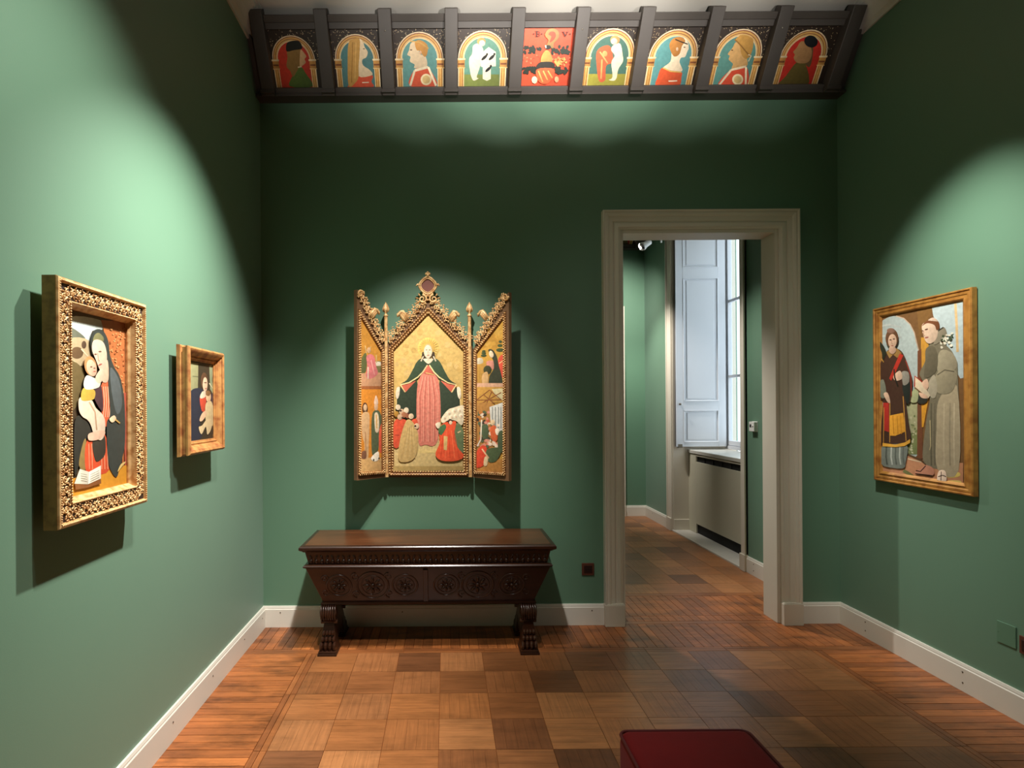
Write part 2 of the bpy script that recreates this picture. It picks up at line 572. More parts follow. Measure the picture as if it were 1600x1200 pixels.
# ---- door casings: a stepped moulding, mitred at the head, on plinth blocks, with jamb lining
CPROF = [(0, 0), (0, 0.018), (0.012, 0.022), (0.016, 0.028), (0.04, 0.028), (0.044, 0.021), (0.05, 0.021), (0.055, 0.03), (0.082, 0.034), (0.087, 0.041), (0.1, 0.045), (0.112, 0.043), (0.117, 0.05), (CW, 0.05), (CW, 0)]
def casing(name, M, w, h, prof, plinth=0.15):
    """local x across the opening, local y up, local z out of the wall"""
    root = struct(empty(name, M=M))
    path = [(w, plinth), (w, h), (0, h), (0, plinth)]
    MB().sweep(path, prof, closed=False).build('casing_moulding', M_CASING, root)
    for s in (0, 1):
        a, b = (-CW - 0.004, 0.004) if s == 0 else (w - 0.004, w + CW + 0.004)
        m = MB().box(a, b, 0, plinth - 0.006, 0, 0.054)
        m.box(a + 0.003, b - 0.003, plinth - 0.006, plinth, 0, 0.05)
        m.build('plinth_block', M_CASING, root, bevel=0.002)
    return root
def basis(o, r, u, n):
    M = Matrix((tuple(r) + (0,), tuple(u) + (0,), tuple(n) + (0,), (0, 0, 0, 1))).transposed()
    M.translation = Vector(o)
    return M
WD = DX1 - DX0
r = casing('trim_3', basis((DX0, YB, 0), (1, 0, 0), (0, 0, 1), (0, -1, 0)), WD, DZ, CPROF)
T = 0.022
for a, b in ((0, T), (WD - T, WD)):
    MB().box(a, b, 0, DZ, -(YN0 - YB) - 0.02, 0.004).build('jamb_lining', M_CASING, r, bevel=0.002)
MB().box(T, WD - T, DZ - T, DZ, -(YN0 - YB) - 0.02, 0.004).build('head_lining', M_CASING, r, bevel=0.002)
r = casing('trim_4', basis((DX0, YN1, 0), (1, 0, 0), (0, 0, 1), (0, -1, 0)), WD, DZ, CPROF)
# leaf closing the far doorway
dr = struct(empty('door_1', (DX0, YN1 + 0.06, 0)))
MB().box(0.004, WD - 0.004, 0, 0.05, 0.004, DZ - 0.004).build('door_leaf', M_TRIM, dr, bevel=0.002)
for (a, b) in ((0.15, 0.95), (1.1, 2.5)):
    MB().sweep([(0.15, a), (WD - 0.15, a), (WD - 0.15, b), (0.15, b)], [(0, 0), (0.0, 0.012), (0.03, 0.018), (0.03, 0)],
               M=basis((0, 0, 0), (1, 0, 0), (0, 0, 1), (0, -1, 0))).build('door_panel_moulding', M_TRIM, dr)

MB().tube([(0.07, -0.01, 1.04), (0.07, -0.05, 1.04), (0.085, -0.055, 1.04), (0.18, -0.055, 1.04)], .009, 8).build('door_handle', M_STEEL, dr, smooth=True)
# ---- window niche trim in the next room
def niche_trim(name, y0, y1):
    root = struct(empty(name, (XR, (y0 + y1) / 2, 0)))
    h = (y1 - y0) / 2
    m = MB().box(-0.02, 0.0, -h, h, 0.15, NZT + 0.1)
    m.box(-0.032, 0.0, -h, -h + 0.02, 0.15, NZT + 0.1) if name == 'trim_5' else m.box(-0.032, 0.0, h - 0.02, h, 0.15, NZT + 0.1)
    m.build('niche_moulding', M_CASING, root, bevel=0.003)
    MB().box(-0.036, 0.0, -h - 0.002, h + 0.002, 0, 0.15).build('plinth_block', M_CASING, root, bevel=0.003)
niche_trim('trim_5', NY0 - 0.09, NY0)
niche_trim('trim_6', NY1, NY1 + 0.13)
# niche lining (reveals) and stone floor
rev = MB().box(XR, NXO + 0.1, NY1 - 0.012, NY1, 0, NZT).box(XR, NXO + 0.1, NY0, NY0 + 0.012, 0, NZT).box(XR, NXO + 0.1, NY0, NY1, NZT - 0.012, NZT)
struct(rev.build('trim_7', M_CASING))
m = MB().box(XR + 0.0, 2.9, NY1 - 0.03, NY1 - 0.012, 0, 0.14)
struct(m.build('baseboard_niche', M_CASING, bevel=0.003))
struct(MB().box(XR - 0.02, 2.93, NY0 + 0.012, NY1 - 0.012, -0.02, 0.016).build('floor_niche', M_MARBLE, bevel=0.003))

# window: frame, two casements with glazing bars and panes
M_GLASS, nt, b_ = mat_new('window_glass')
for n_ in list(nt.nodes):
    if n_.type == 'BSDF_PRINCIPLED': nt.nodes.remove(n_)
tr = N(nt, 'ShaderNodeBsdfTransparent'); gl = N(nt, 'ShaderNodeBsdfGlossy'); mxs = N(nt, 'ShaderNodeMixShader')
tr.inputs[0].default_value = (0.93, 0.97, 0.98, 1); gl.inputs['Roughness'].default_value = 0.02
mxs.inputs[0].default_value = 0.06
nt.links.new(tr.outputs[0], mxs.inputs[1]); nt.links.new(gl.outputs[0], mxs.inputs[2])
nt.links.new(mxs.outputs[0], nt.nodes['Material Output'].inputs['Surface'])
win = struct(empty('window_1', (NXO, NY0, 0.97)))
WL, WH = NY1 - NY0, NZT - 0.97
m = MB().box(-0.03, 0.05, 0.012, 0.03, 0, WH - .012).box(-0.03, 0.05, WL - 0.03, WL - 0.012, 0, WH - .012).box(-0.03, 0.05, 0.03, WL - 0.03, 0, 0.04).box(-0.03, 0.05, 0.03, WL - 0.03, WH - 0.05, WH - .012)
m.build('window_frame', M_SHUTTER, win, bevel=0.003)
hz = [0.08, 0.85, 1.73, WH - 0.1]
for (a, b) in ((0.034, WL / 2 - 0.003), (WL / 2 + 0.003, WL - 0.034)):
    cs = MB().box(-0.02, 0.03, a, a + 0.032, 0.045, WH - .055).box(-0.02, 0.03, b - 0.032, b, 0.045, WH - .055)
    cs.box(-0.02, 0.03, a + .032, b - .032, 0.045, 0.10).box(-0.02, 0.03, a + .032, b - .032, WH - 0.105, WH - .055)
    co = cs.build('casement', M_SHUTTER, win, bevel=0.003)
    for z in hz[1:3]:
        MB().box(-0.015, 0.02, a + 0.032, b - 0.032, z - 0.016, z + 0.016).build('glazing_bar', M_SHUTTER, co, bevel=0.003)
    zz = [0.10, hz[1] - .016, hz[1] + .016, hz[2] - .016, hz[2] + .016, WH - 0.105]
    for k in range(3):
        MB().box(0.004, 0.008, a + 0.032, b - 0.032, zz[2 * k], zz[2 * k + 1]).build('pane', M_GLASS, co)
# window board
struct(MB().box(2.86, NXO - 0.03, NY0 + 0.012, NY1 - 0.012, 0.925, 0.965).build('trim_8', M_MARBLE, bevel=0.006))

# interior shutter folded back against the far reveal, seen face on
sh = empty('window_shutter', (2.705, NY1 - 0.055, 1.0))
tag(sh, 'tall white panelled interior shutter folded back in the window niche', 'shutter')
SW, SH, ST = 0.585, NZT - 1.0 - 0.04, 0.032
Ms = basis((0, 0, 0), (1, 0, 0), (0, 0, 1), (0, -1, 0))
MB().box(0, SW, 0, SH, -ST / 2, ST / 2 - 0.01, M=Ms).build('leaf_board', M_SHUTTER, sh)
pan = [(0.05, 0.43), (0.53, 1.98), (2.10, SH - 0.05)]
st = MB().box(0, 0.085, 0, SH, -ST / 2, ST / 2, M=Ms).box(SW - 0.085, SW, 0, SH, -ST / 2, ST / 2, M=Ms)
ys = [0] + [v for p in pan for v in p] + [SH]
for k in range(0, len(ys), 2):
    st.box(0.085, SW - 0.085, ys[k], ys[k + 1], -ST / 2, ST / 2, M=Ms)
st.build('stiles_and_rails', M_SHUTTER, sh, bevel=0.002)
for (a, b) in pan:
    po = MB().box(0.13, SW - 0.13, a + 0.032, b - 0.032, ST / 2 - 0.01, ST / 2 - 0.002, M=Ms).build('raised_panel', M_SHUTTER, sh, bevel=0.004)
    MB().sweep([(0.085, a), (SW - 0.085, a), (SW - 0.085, b), (0.085, b)], [(0, ST / 2 - .01), (0, ST / 2 + 0.004), (-0.008, ST / 2 + 0.006), (-0.018, ST / 2 - 0.01)], M=Ms).build('panel_moulding', M_SHUTTER, po)
MB().lathe([(0.012, 0), (0.012, 0.004), (0.006, 0.01), (0.011, 0.02), (0.006, 0.028)], 10, M=Ms @ Matrix.Translation((0.045, 0.50, ST / 2))).build('knob', M_STEEL, sh, smooth=True)
MB().box(0.02, 0.07, -0.012, 0.03, -ST / 2, ST / 2 + .004, M=Ms).build('hinge', M_STEEL, sh)

# radiator cover below the window
rc = empty('radiator_cover', (2.87, (NY0 + NY1) / 2, 0.016))
tag(rc, 'cream radiator cover with black slots under the window board', 'radiator cover')
HL = (NY1 - NY0) / 2 - 0.013
L2 = HL - 0.20
m = MB().box(0, 0.018, -L2, L2, 0.11, 0.82).box(0, 0.018, -HL, -L2, 0.0, 0.905).box(0, 0.018, L2, HL, 0.0, 0.905).box(0, 0.018, -L2, L2, 0.885, 0.905)
m.build('front_panel', M_COVER, rc, bevel=0.002)
MB().box(0.022, 0.04, -HL + .01, HL - .03, 0.0, 0.90).build('dark_back', M_BLACK, rc)
for k in range(5):
    y = -L2 + (k + 1) * 2 * L2 / 6
    MB().box(0.012, 0.02, y - 0.004, y + 0.004, 0.82, 0.885).build('slot_divider', M_BLACK, rc)

# thermostat
th = empty('thermostat', M=basis((XR, 5.06, 1.30), (0, -1, 0), (0, 0, 1), (-1, 0, 0)))
tag(th, 'small white thermostat box on the green wall beside the window niche', 'thermostat')
MB().box(-0.045, 0.045, -0.045, 0.045, 0.0, 0.006).build('back_plate', M_WHITEP, th, bevel=0.002)
MB().box(-0.042, 0.042, -0.042, 0.042, 0.006, 0.034).build('housing', M_WHITEP, th, bevel=0.004)
MB().box(-0.028, 0.0, -0.006, 0.02, 0.033, 0.035).build('display', M_BLACK, th)
MB().lathe([(0.008, 0.034), (0.008, 0.038), (0.006, 0.04)], 12, M=Matrix.Translation((0.022, 0.008, 0))).build('dial', M_WHITEP, th)

# white track spotlight in the next room
sl = empty('track_spotlight', (2.30, 6.30, 3.30))
tag(sl, 'small white adjustable spotlight on an arm beyond the doorway', 'spotlight')
hd = Matrix.Translation((-0.13, 0, -0.075)) @ Vector((-0.8, -0.28, -0.5)).to_track_quat('Z', 'Y').to_matrix().to_4x4()
MB().lathe([(0.022, -0.08), (0.03, -0.07), (0.034, 0.0), (0.045, 0.03), (0.045, 0.05), (0.038, 0.05), (0.034, 0.02)], 16, M=hd).build('lamp_head', M_WHITEP, sl, smooth=False)
MB().lathe([(0.033, 0.022), (0.033, 0.024)], 16, M=hd).build('lamp_reflector', M_BLACK, sl)
MB().tube([(-0.11, 0, -0.055), (-0.05, 0, 0.0), (0.02, 0, 0.01), (0.045, 0, -0.01), (0.045, 0, -0.05)], 0.011, 8).build('arm', M_WHITEP, sl, smooth=True)
MB().tube([(0.02, 0, 0.01), (0.02, 0, ZC - 3.30)], 0.008, 8).build('drop_rod', M_WHITEP, sl, smooth=True)
MB().lathe([(0.05, ZC - 3.3 - 0.03), (0.05, ZC - 3.3)], 16, M=Matrix.Translation((0.02, 0, 0))).build('ceiling_rose', M_WHITEP, sl)

# ================================================================== wall plates
def socket(loc, rgt, nrm, label):
    e = empty('wall_socket', M=basis(loc, rgt, (0, 0, 1), nrm))
    tag(e, label, 'socket')
    MB().box(-0.042, 0.042, -0.042, 0.042, 0, 0.008).build('cover_plate', M_BROWNP, e, bevel=0.003)
    MB().box(-0.028, 0.028, -0.025, 0.025, 0.008, 0.011).build('insert', M_DARKP, e, bevel=0.001)
    for k in (-1, 0, 1):
        MB().lathe([(0.004, 0.0105), (0.004, 0.0115)], 8, M=Matrix.Translation((k * 0.013, 0, 0))).build('contact_hole', M_BLACK, e)
socket((0.965, YB, 0.378), (1, 0, 0), (0, -1, 0), 'brown square wall socket low on the wall left of the doorway')
socket((XR, 2.69, 0.365), (0, -1, 0), (-1, 0, 0), 'brown socket at the right edge on the right-hand wall beside blank plate')
bp_ = empty('blank_wall_plate', M=basis((XR, 2.798, 0.383), (0, -1, 0), (0, 0, 1), (-1, 0, 0)))
tag(bp_, 'green painted blank plate low on the right-hand wall', 'wall plate')
MB().box(-0.048, 0.048, -0.052, 0.052, 0, 0.005).build('plate', M_GREENP, bp_, bevel=0.002)
for k in (-1, 1):
    MB().lathe([(0.003, 0.005), (0.003, 0.006)], 8, M=Matrix.Translation((k * 0.04, 0, 0))).build('screw', M_GREENP, bp_)

# ================================================================== carved walnut bench
BX, BY = -0.112, 3.705
bench = empty('carved_bench', (BX, BY, 0))
tag(bench, 'dark walnut carved chest bench on lion paw feet under the triptych', 'bench')
hw, hd_ = 0.765, 0.255
lid = MB()
MB().sweep([(-hw + .03, -hd_ + .03), (hw - .03, -hd_ + .03), (hw - .03, hd_ - .055), (-hw + .03, hd_ - .055)],
           [(-0.02, 0.632), (0.008, 0.632), (0.014, 0.638), (0.022, 0.642), (0.03, 0.648), (0.03, 0.662), (0.024, 0.668), (0.0, 0.672), (-0.02, 0.672)]).build('lid_moulding', M_WALNUT, bench)
MB().box(-hw + .03, hw - .03, -hd_ + .03, hd_ - .055, 0.634, 0.673).build('lid_board', M_WALTOP, bench, bevel=0.002)
fr = MB().hexa([(-.715, -.212, .552), (.715, -.212, .552), (.715, .22, .552), (-.715, .22, .552)], [(-.735, -.228, .634), (.735, -.228, .634), (.735, .22, .634), (-.735, .22, .634)])
fr.build('upper_frieze', M_WALNUT, bench, bevel=0.003)
cm = MB()
for k in range(44):
    x = -.70 + k * 1.4 / 43
    tilt = Matrix.Rotation(-0.19, 4, 'X')
    cm.ell((x, -.216, .572), (0.013, 0.011, 0.016), 7, 5)
    cm.ell((x, -.222, .60), (0.007, 0.007, 0.016), 6, 4, M=Matrix.Rotation(0.5 if k % 2 else -0.5, 4, 'Y'))
cm.build('carved_moulding', M_WALNUT, bench, smooth=True)
mo = MB().sweep([(-.715, -.212), (.715, -.212), (.715, .19), (-.715, .19)], [(-.02, .532), (.012, .532), (.026, .538), (.03, .546), (.024, .552), (0.008, .556), (-.02, .556)])
mo.build('middle_moulding', M_WALNUT, bench)
b0 = [(-.645, -.135, .298), (.645, -.135, .298), (.645, .18, .298), (-.645, .18, .298)]
b1 = [(-.735, -.222, .534), (.735, -.222, .534), (.735, .21, .534), (-.735, .21, .534)]
MB().hexa(b0, b1).build('chest_body', M_WALNUT, bench, bevel=0.006)
MB().sweep([(-.645, -.135), (.645, -.135), (.645, .18), (-.645, .18)], [(-.02, .285), (.006, .285), (.014, .292), (.012, .302), (-.02, .306)]).build('lower_moulding', M_WALNUT, bench)
# carvings lie on the sloping front
fa, fb = Vector((0, -.135, .298)), Vector((0, -.222, .534))
up_ = (fb - fa).normalized()
nr_ = Vector((1, 0, 0)).cross(up_)
Mf = basis((0, -.1785, .416), (1, 0, 0), up_, nr_)
def ring(m, cx, cy, R, rr, n=28, M=None, sy=1.0):
    pts = [(cx + R * math.cos(2 * PI * k / n), cy + R * sy * math.sin(2 * PI * k / n), 0) for k in range(n + 1)]
    m.tube(pts, rr, 6, caps=False, M=M, up=(0, 0, 1))
for i, (cx, R) in enumerate(((-.54, .075), (-.335, .095), (-.14, .075), (.11, .075), (.30, .095), (.505, .075))):
    m = MB()
    ring(m, cx, 0, R, .006, M=Mf)
    ring(m, cx, 0, R * .72, .004, M=Mf)
    for k in range(8):
        a = 2 * PI * k / 8
        m.ell((0, 0, 0), (R * .24, R * .11, .009), 8, 4, M=Mf @ Matrix.Translation((cx + R * .4 * math.cos(a), R * .4 * math.sin(a), 0)) @ Matrix.Rotation(a, 4, 'Z'))
    m.ell((0, 0, 0), (R * .16, R * .16, .014), 8, 5, M=Mf @ Matrix.Translation((cx, 0, 0)))
    m.build('carved_rosette', M_WALNUT, bench, smooth=True)
def spiral(cx, cy, R, turns, a0, sgn, n=22, r_end=0.2):
    pts = []
    for k in range(n + 1):
        t = k / n
        R_ = R * (1 - (1 - r_end) * t)
        a = a0 + sgn * turns * 2 * PI * t
        pts.append((cx + R_ * math.cos(a), cy + R_ * math.sin(a), 0))
    return pts
for s in (-1, 1):
    for cx in (-.437, -.238, .205, .403):
        MB().tube(spiral(cx, s * .062, .028, 1.2, PI / 2 * s, s), [.006 - .003 * k / 22 for k in range(23)], 6, M=Mf, up=(0, 0, 1)).build('carved_scroll', M_WALNUT, bench, smooth=True)
    for cx in (-.625, .59):
        MB().tube(spiral(cx, s * .05, .026, 1.2, 0, s), .005, 6, M=Mf, up=(0, 0, 1)).build('carved_scroll', M_WALNUT, bench, smooth=True)
MB().box(-.03, 0.0, -.118, .115, -.002, .008, M=Mf).build('centre_stile', M_WALNUT, bench, bevel=.003)
# feet
def paw_foot(x):
    foot = MB().prism([(-.165, .05), (.165, .05), (.13, .12), (.11, .2), (.14, .30), (-.14, .30), (-.11, .2), (-.13, .12)], -.036, .036,
                      M=Matrix.Translation((x, 0.01, 0)) @ basis((0, 0, 0), (0, 1, 0), (0, 0, 1), (1, 0, 0))).build('trestle_foot', M_WALNUT, bench, bevel=.004)
    for s in (-1, 1):
        m = MB()
        yc = .01 + s * .135
        # volute bulb with gadroons
        m.ell((x, yc, .235), (.054, .05, .052), 16, 10)
        for k in range(-3, 4):
            pts = [(x + k * .0145 * (1 - .12 * abs(t - 3) / 3), yc + s * .05 * math.cos(-.9 + t * .42), .235 + .053 * math.sin(-.9 + t * .42) * 1.0) for t in range(7)]
            m.tube(pts, .0065, 6)
        m.tube([(x - .05, yc, .18), (x + .05, yc, .18)], .014, 8)
        m.build('volute', M_WALNUT, foot, smooth=True)
        p = MB()
        p.hexa([(x - .052, yc - .05, .02), (x + .052, yc - .05, .02), (x + .052, yc + .05, .02), (x - .052, yc + .05, .02)],
               [(x - .03, yc - .026 - s * .012, .175), (x + .03, yc - .026 - s * .012, .175), (x + .03, yc + .026 - s * .012, .175), (x - .03, yc + .026 - s * .012, .175)])
        for k in range(4):
            xx = x - .039 + k * .026
            p.ell((xx, yc + s * .05, .045), (.0135, .03, .03), 8, 6)
            p.ell((x + (xx - x) * .85, yc + s * .042, .085), (.011, .018, .018), 8, 5)
            p.ell((x + (xx - x) * .7, yc + s * .034, .12), (.009, .014, .016), 8, 5)
        p.build('lion_paw', M_WALNUT, foot, smooth=False)
        q = MB().box(x - .058, x + .058, yc + s * .012 - .075, yc + s * .012 + .075, 0, .014)
        q.box(x - .053, x + .053, yc + s * .012 - .07, yc + s * .012 + .07, .014, .026)
        q.build('foot_plinth', M_WALNUT, foot, bevel=.003)
paw_foot(-.61); paw_foot(.61)

# ================================================================== red velvet pouf
pf = empty('velvet_stool', (0.76, 1.575, 0))
tag(pf, 'dark red velvet upholstered stool in the foreground on the parquet', 'stool')
m = MB().box(-.211, .211, -.31, .31, .06, .455)
o = m.build('upholstered_seat', M_VELVET, pf, bevel=.034, seg=5)
o.data.polygons.foreach_set('use_smooth', [True] * len(o.data.polygons))
rp = []
for (cx, cy, a0) in ((.18, .279, 0), (-.18, .279, PI / 2), (-.18, -.279, PI), (.18, -.279, 1.5 * PI)):
    for k in range(6):
        a = a0 + k * PI / 10
        rp.append((cx + .028 * math.cos(a), cy + .028 * math.sin(a), .444))
rp.append(rp[0])
MB().tube(rp, .005, 6, caps=False).build('piping', M_PIPING, pf, smooth=True)
for sx in (-1, 1):
    for sy in (-1, 1):
        MB().lathe([(.018, 0), (.022, .06)], 10, M=Matrix.Translation((sx * .16, sy * .26, 0))).build('leg', M_WALNUT, pf)
# ================================================================== painted surfaces
M_PAINT = paint_mat('oil_paint', rough=0.42, var=0.10, spec=0.3)
M_TEMPERA = paint_mat('tempera_and_gold', rough=0.5, var=0.16, spec=0.3)
def gilt(name, a, b, metal=0.25, rough=0.42, scale=40):
    m, nt, p = mat_new(name)
    tc = N(nt, 'ShaderNodeTexCoord'); no = N(nt, 'ShaderNodeTexNoise')
    no.inputs['Scale'].default_value = scale; no.inputs['Detail'].default_value = 5
    nt.links.new(tc.outputs['Object'], no.inputs['Vector'])
    cr = N(nt, 'ShaderNodeValToRGB')
    cr.color_ramp.elements[0].position = 0.34; cr.color_ramp.elements[1].position = 0.58
    cr.color_ramp.elements[0].color = lin(a) + (1,); cr.color_ramp.elements[1].color = lin(b) + (1,)
    nt.links.new(no.outputs['Fac'], cr.inputs['Fac']); nt.links.new(cr.outputs['Color'], p.inputs['Base Color'])
    p.inputs['Metallic'].default_value = metal; p.inputs['Roughness'].default_value = rough
    bp = N(nt, 'ShaderNodeBump'); bp.inputs['Strength'].default_value = 0.25; bp.inputs['Distance'].default_value = 0.002
    nt.links.new(no.outputs['Fac'], bp.inputs['Height']); nt.links.new(bp.outputs['Normal'], p.inputs['Normal'])
    return m
M_GILT = gilt('gilded_carving', (186, 132, 78), (228, 188, 130), metal=0.15)
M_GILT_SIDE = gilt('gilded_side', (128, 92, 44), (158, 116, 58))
M_GILT_RED = gilt('worn_gilding', (160, 96, 56), (200, 146, 86), metal=0.2, scale=25)
M_OCHRE = gilt('ochre_frame', (146, 92, 38), (186, 132, 62), metal=0.2, scale=18)
M_GILT_DARK = gilt('dark_gilding', (112, 72, 40), (150, 104, 58))  # darker gilt, a bole-dark ground behind the rope beads
M_BOLE = simple('dark_frame_ground', (44, 28, 20), rough=0.6)
M_OLDWOOD = simple('old_panel_wood', (110, 78, 48), rough=0.7, var=0.2, vscale=20)
M_MEDAL = simple('red_brown_medallion', (126, 74, 62), rough=0.35)

def on_plane(M, x, y, z=0.0):
    """photo pixel -> local (x, y) on the plane local z = z of the frame M"""
    Mi = M.inverted()
    o = Mi @ CAM
    d = Mi.to_3x3() @ pixel_ray(x, y)
    t = (z - o.z) / d.z
    p = o + d * t
    return (p.x, p.y)
def crop(x0, y0, s):
    return lambda x, y: (x0 + x / s, y0 + y / s)
def smooth_loop(pts, k=4):
    n = len(pts); out = []
    for i in range(n):
        p0, p1, p2, p3 = pts[i - 1], pts[i], pts[(i + 1) % n], pts[(i + 2) % n]
        for j in range(k):
            t = j / k
            out.append(tuple(0.5 * ((2 * p1[a]) + (-p0[a] + p2[a]) * t + (2 * p0[a] - 5 * p1[a] + 4 * p2[a] - p3[a]) * t * t + (-p0[a] + 3 * p1[a] - 3 * p2[a] + p3[a]) * t ** 3) for a in (0, 1)))
    return out
class Painter:
    """flat brush strokes laid over one another on a board"""
    def __init__(self, M, z, lim, cr, step=0.00012):
        self.M, self.z0, self.z, self.lim, self.cr, self.step = M, z, z, lim, cr, step
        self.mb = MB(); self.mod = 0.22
    def _loc(self, p):
        px, py = self.cr(*p)
        return on_plane(self.M, px, py, self.z0)
    def raw(self, q, col):
        x0, x1, y0, y1 = self.lim
        q = [(min(max(x, x0), x1), min(max(y, y0), y1)) for x, y in q]
        r = []
        for p in q:
            if not r or abs(p[0] - r[-1][0]) + abs(p[1] - r[-1][1]) > 1e-5:
                r.append(p)
        if len(r) > 2 and abs(r[0][0] - r[-1][0]) + abs(r[0][1] - r[-1][1]) < 1e-5:
            r.pop()
        if len(r) < 3:
            return
        area = sum(r[i - 1][0] * r[i][1] - r[i][0] * r[i - 1][1] for i in range(len(r)))
        if area < 0:
            r.reverse()
        self.z += self.step
        cx = sum(p[0] for p in r) / len(r); cy = sum(p[1] for p in r) / len(r)
        rad = max(max(abs(p[0] - cx), abs(p[1] - cy)) for p in r) or 1
        k = self.mod
        lc = lin(col)
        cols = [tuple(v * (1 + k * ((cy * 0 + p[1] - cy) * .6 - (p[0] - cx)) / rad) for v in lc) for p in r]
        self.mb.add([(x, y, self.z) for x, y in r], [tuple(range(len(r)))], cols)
    def poly(self, pts, col, sm=True):
        self.raw([self._loc(p) for p in (smooth_loop(pts) if sm else pts)], col)
    def ell(self, cx, cy, rx, ry, col, rot=0.0, n=18):
        pts = []
        for k in range(n):
            a = 2 * PI * k / n
            u, v = rx * math.cos(a), ry * math.sin(a)
            pts.append((cx + u * math.cos(rot) - v * math.sin(rot), cy + u * math.sin(rot) + v * math.cos(rot)))
        self.poly(pts, col, False)
    def line(self, pts, w, col):
        L, Rr = [], []
        for i, p in enumerate(pts):
            a, b = pts[max(i - 1, 0)], pts[min(i + 1, len(pts) - 1)]
            dx, dy = b[0] - a[0], b[1] - a[1]
            n = math.hypot(dx, dy) or 1
            L.append((p[0] - dy / n * w / 2, p[1] + dx / n * w / 2)); Rr.append((p[0] + dy / n * w / 2, p[1] - dx / n * w / 2))
        self.poly(L + Rr[::-1], col, False)
    def dots(self, boxes, n, r, cols, rng):
        x0, x1, y0, y1 = boxes
        st, self.step = self.step, 0.00002; md, self.mod = self.mod, 0.0
        for _ in range(n):
            self.ell(rng.uniform(x0, x1), rng.uniform(y0, y1), r * rng.uniform(.6, 1.3), r * rng.uniform(.6, 1.3), rng.choice(cols), rng.uniform(0, 3), 6)
        self.step = st; self.mod = md
    def build(self, name, mat, parent):
        return self.mb.build(name, mat, parent, fixn=False)

def beads(m, path, closed, off, z, r, pitch, stretch=1.0, slant=0.0):
    n = len(path)
    P = [Vector(p) for p in path]
    Q = []
    for i in range(n):
        d0 = (P[i] - P[i - 1]).normalized() if (closed or i > 0) else None
        d1 = (P[(i + 1) % n] - P[i]).normalized() if (closed or i < n - 1) else None
        n0 = Vector((d0.y, -d0.x)) if d0 else None
        n1 = Vector((d1.y, -d1.x)) if d1 else None
        mm = n0 if n1 is None else n1 if n0 is None else (n0 + n1) / max(1e-6, (n0 + n1).dot(n0))
        Q.append(P[i] + mm * off)
    for i in range(n if closed else n - 1):
        a, b = Q[i], Q[(i + 1) % n]
        L = (b - a).length
        k = max(1, int(L / pitch))
        ang = math.atan2((b - a).y, (b - a).x)
        for j in range(k):
            p = a + (b - a) * ((j + .5) / k)
            m.ell((p.x, p.y, z), (r * stretch, r, r), 6, 4, M=Matrix.Rotation(ang + slant, 4, 'Z'))

def scroll_run(m, p0, p1, width, z, pitch, rng, thick=0.0045):
    """carved running scrolls with leaves between two local points"""
    p0, p1 = Vector(p0), Vector(p1)
    d = p1 - p0
    L = d.length
    n = max(1, round(L / pitch))
    ang = math.atan2(d.y, d.x)
    B = Matrix.Translation((p0.x, p0.y, z)) @ Matrix.Rotation(ang, 4, 'Z')
    q = L / n
    for k in range(n):
        s = 1 if k % 2 else -1
        cx, cy = (k + .5) * q, s * width * .06
        R = min(width * .36, q * .42)
        pts = spiral(cx, cy, R, 1.35, -s * PI / 2, s, n=16, r_end=.18)
        m.tube(pts, [thick * (1 - .45 * t / 16) for t in range(17)], 5, M=B, up=(0, 0, 1), flat=1.3)
        m.ell((0, 0, 0), (thick * 1.1, thick * 1.1, thick * 1.3), 6, 4, M=B @ Matrix.Translation((cx, cy, 0)))
        for j in range(6):
            a = rng.uniform(0, .5) + j * PI / 3
            rr = R + thick * 1.4
            x, y = cx + rr * math.cos(a) * q / max(q, 2 * rr), cy + rr * math.sin(a)
            if abs(y) > width * .5: y = math.copysign(width * .47, y)
            m.ell((0, 0, 0), (thick * 1.9, thick * .8, thick * .9), 6, 4, M=B @ Matrix.Translation((x, y, 0)) @ Matrix.Rotation(a + .9, 4, 'Z'))
        for sy in (-1, 1):
            m.ell((0, 0, 0), (thick * 2.2, thick * .9, thick), 6, 4, M=B @ Matrix.Translation((k * q, sy * width * .28, 0)) @ Matrix.Rotation(sy * s * .8, 4, 'Z'))
            m.ell((0, 0, 0), (thick * 1.6, thick * .8, thick), 6, 4, M=B @ Matrix.Translation((k * q + q * .2, sy * width * .44, 0)) @ Matrix.Rotation(-sy * .5, 4, 'Z'))

def rect(w, h, cx=0, cy=0):
    return [(cx - w / 2, cy - h / 2), (cx + w / 2, cy - h / 2), (cx + w / 2, cy + h / 2), (cx - w / 2, cy + h / 2)]
rng = random.Random(3)

# ------------------------------------------------------------------ left wall, large: carved gilt frame
def frame_fit(plane_x, corners):
    """centre, width, height of a frame whose front lies at X = plane_x, from its four photo corners"""
    ys, zt, zb = [], [], []
    for i, (x, y) in enumerate(corners):
        d = pixel_ray(x, y); t = plane_x / d.x
        ys.append(d.y * t); (zt if i < 2 else zb).append(CAMZ + d.z * t)
    a, b = min(ys[0], ys[3]) if plane_x < 0 else 0, 0
    ya, yb = (ys[0] + ys[3]) / 2, (ys[1] + ys[2]) / 2
    z1, z0 = sum(zt) / 2, sum(zb) / 2
    return (ya + yb) / 2, (z0 + z1) / 2, abs(yb - ya), z1 - z0
F1 = XL + 0.085
cy, cz, W, H = frame_fit(F1, [(89, 430), (229, 476), (231, 784), (95, 828)])
MP1 = basis((F1, cy, cz), (0, 1, 0), (0, 0, 1), (1, 0, 0))
p1 = tag(empty('framed_painting', M=MP1), 'large painting of a woman embracing a child in a carved gilt scroll frame', 'painting')
bw = 0.080
w, h = W - 2 * bw, H - 2 * bw
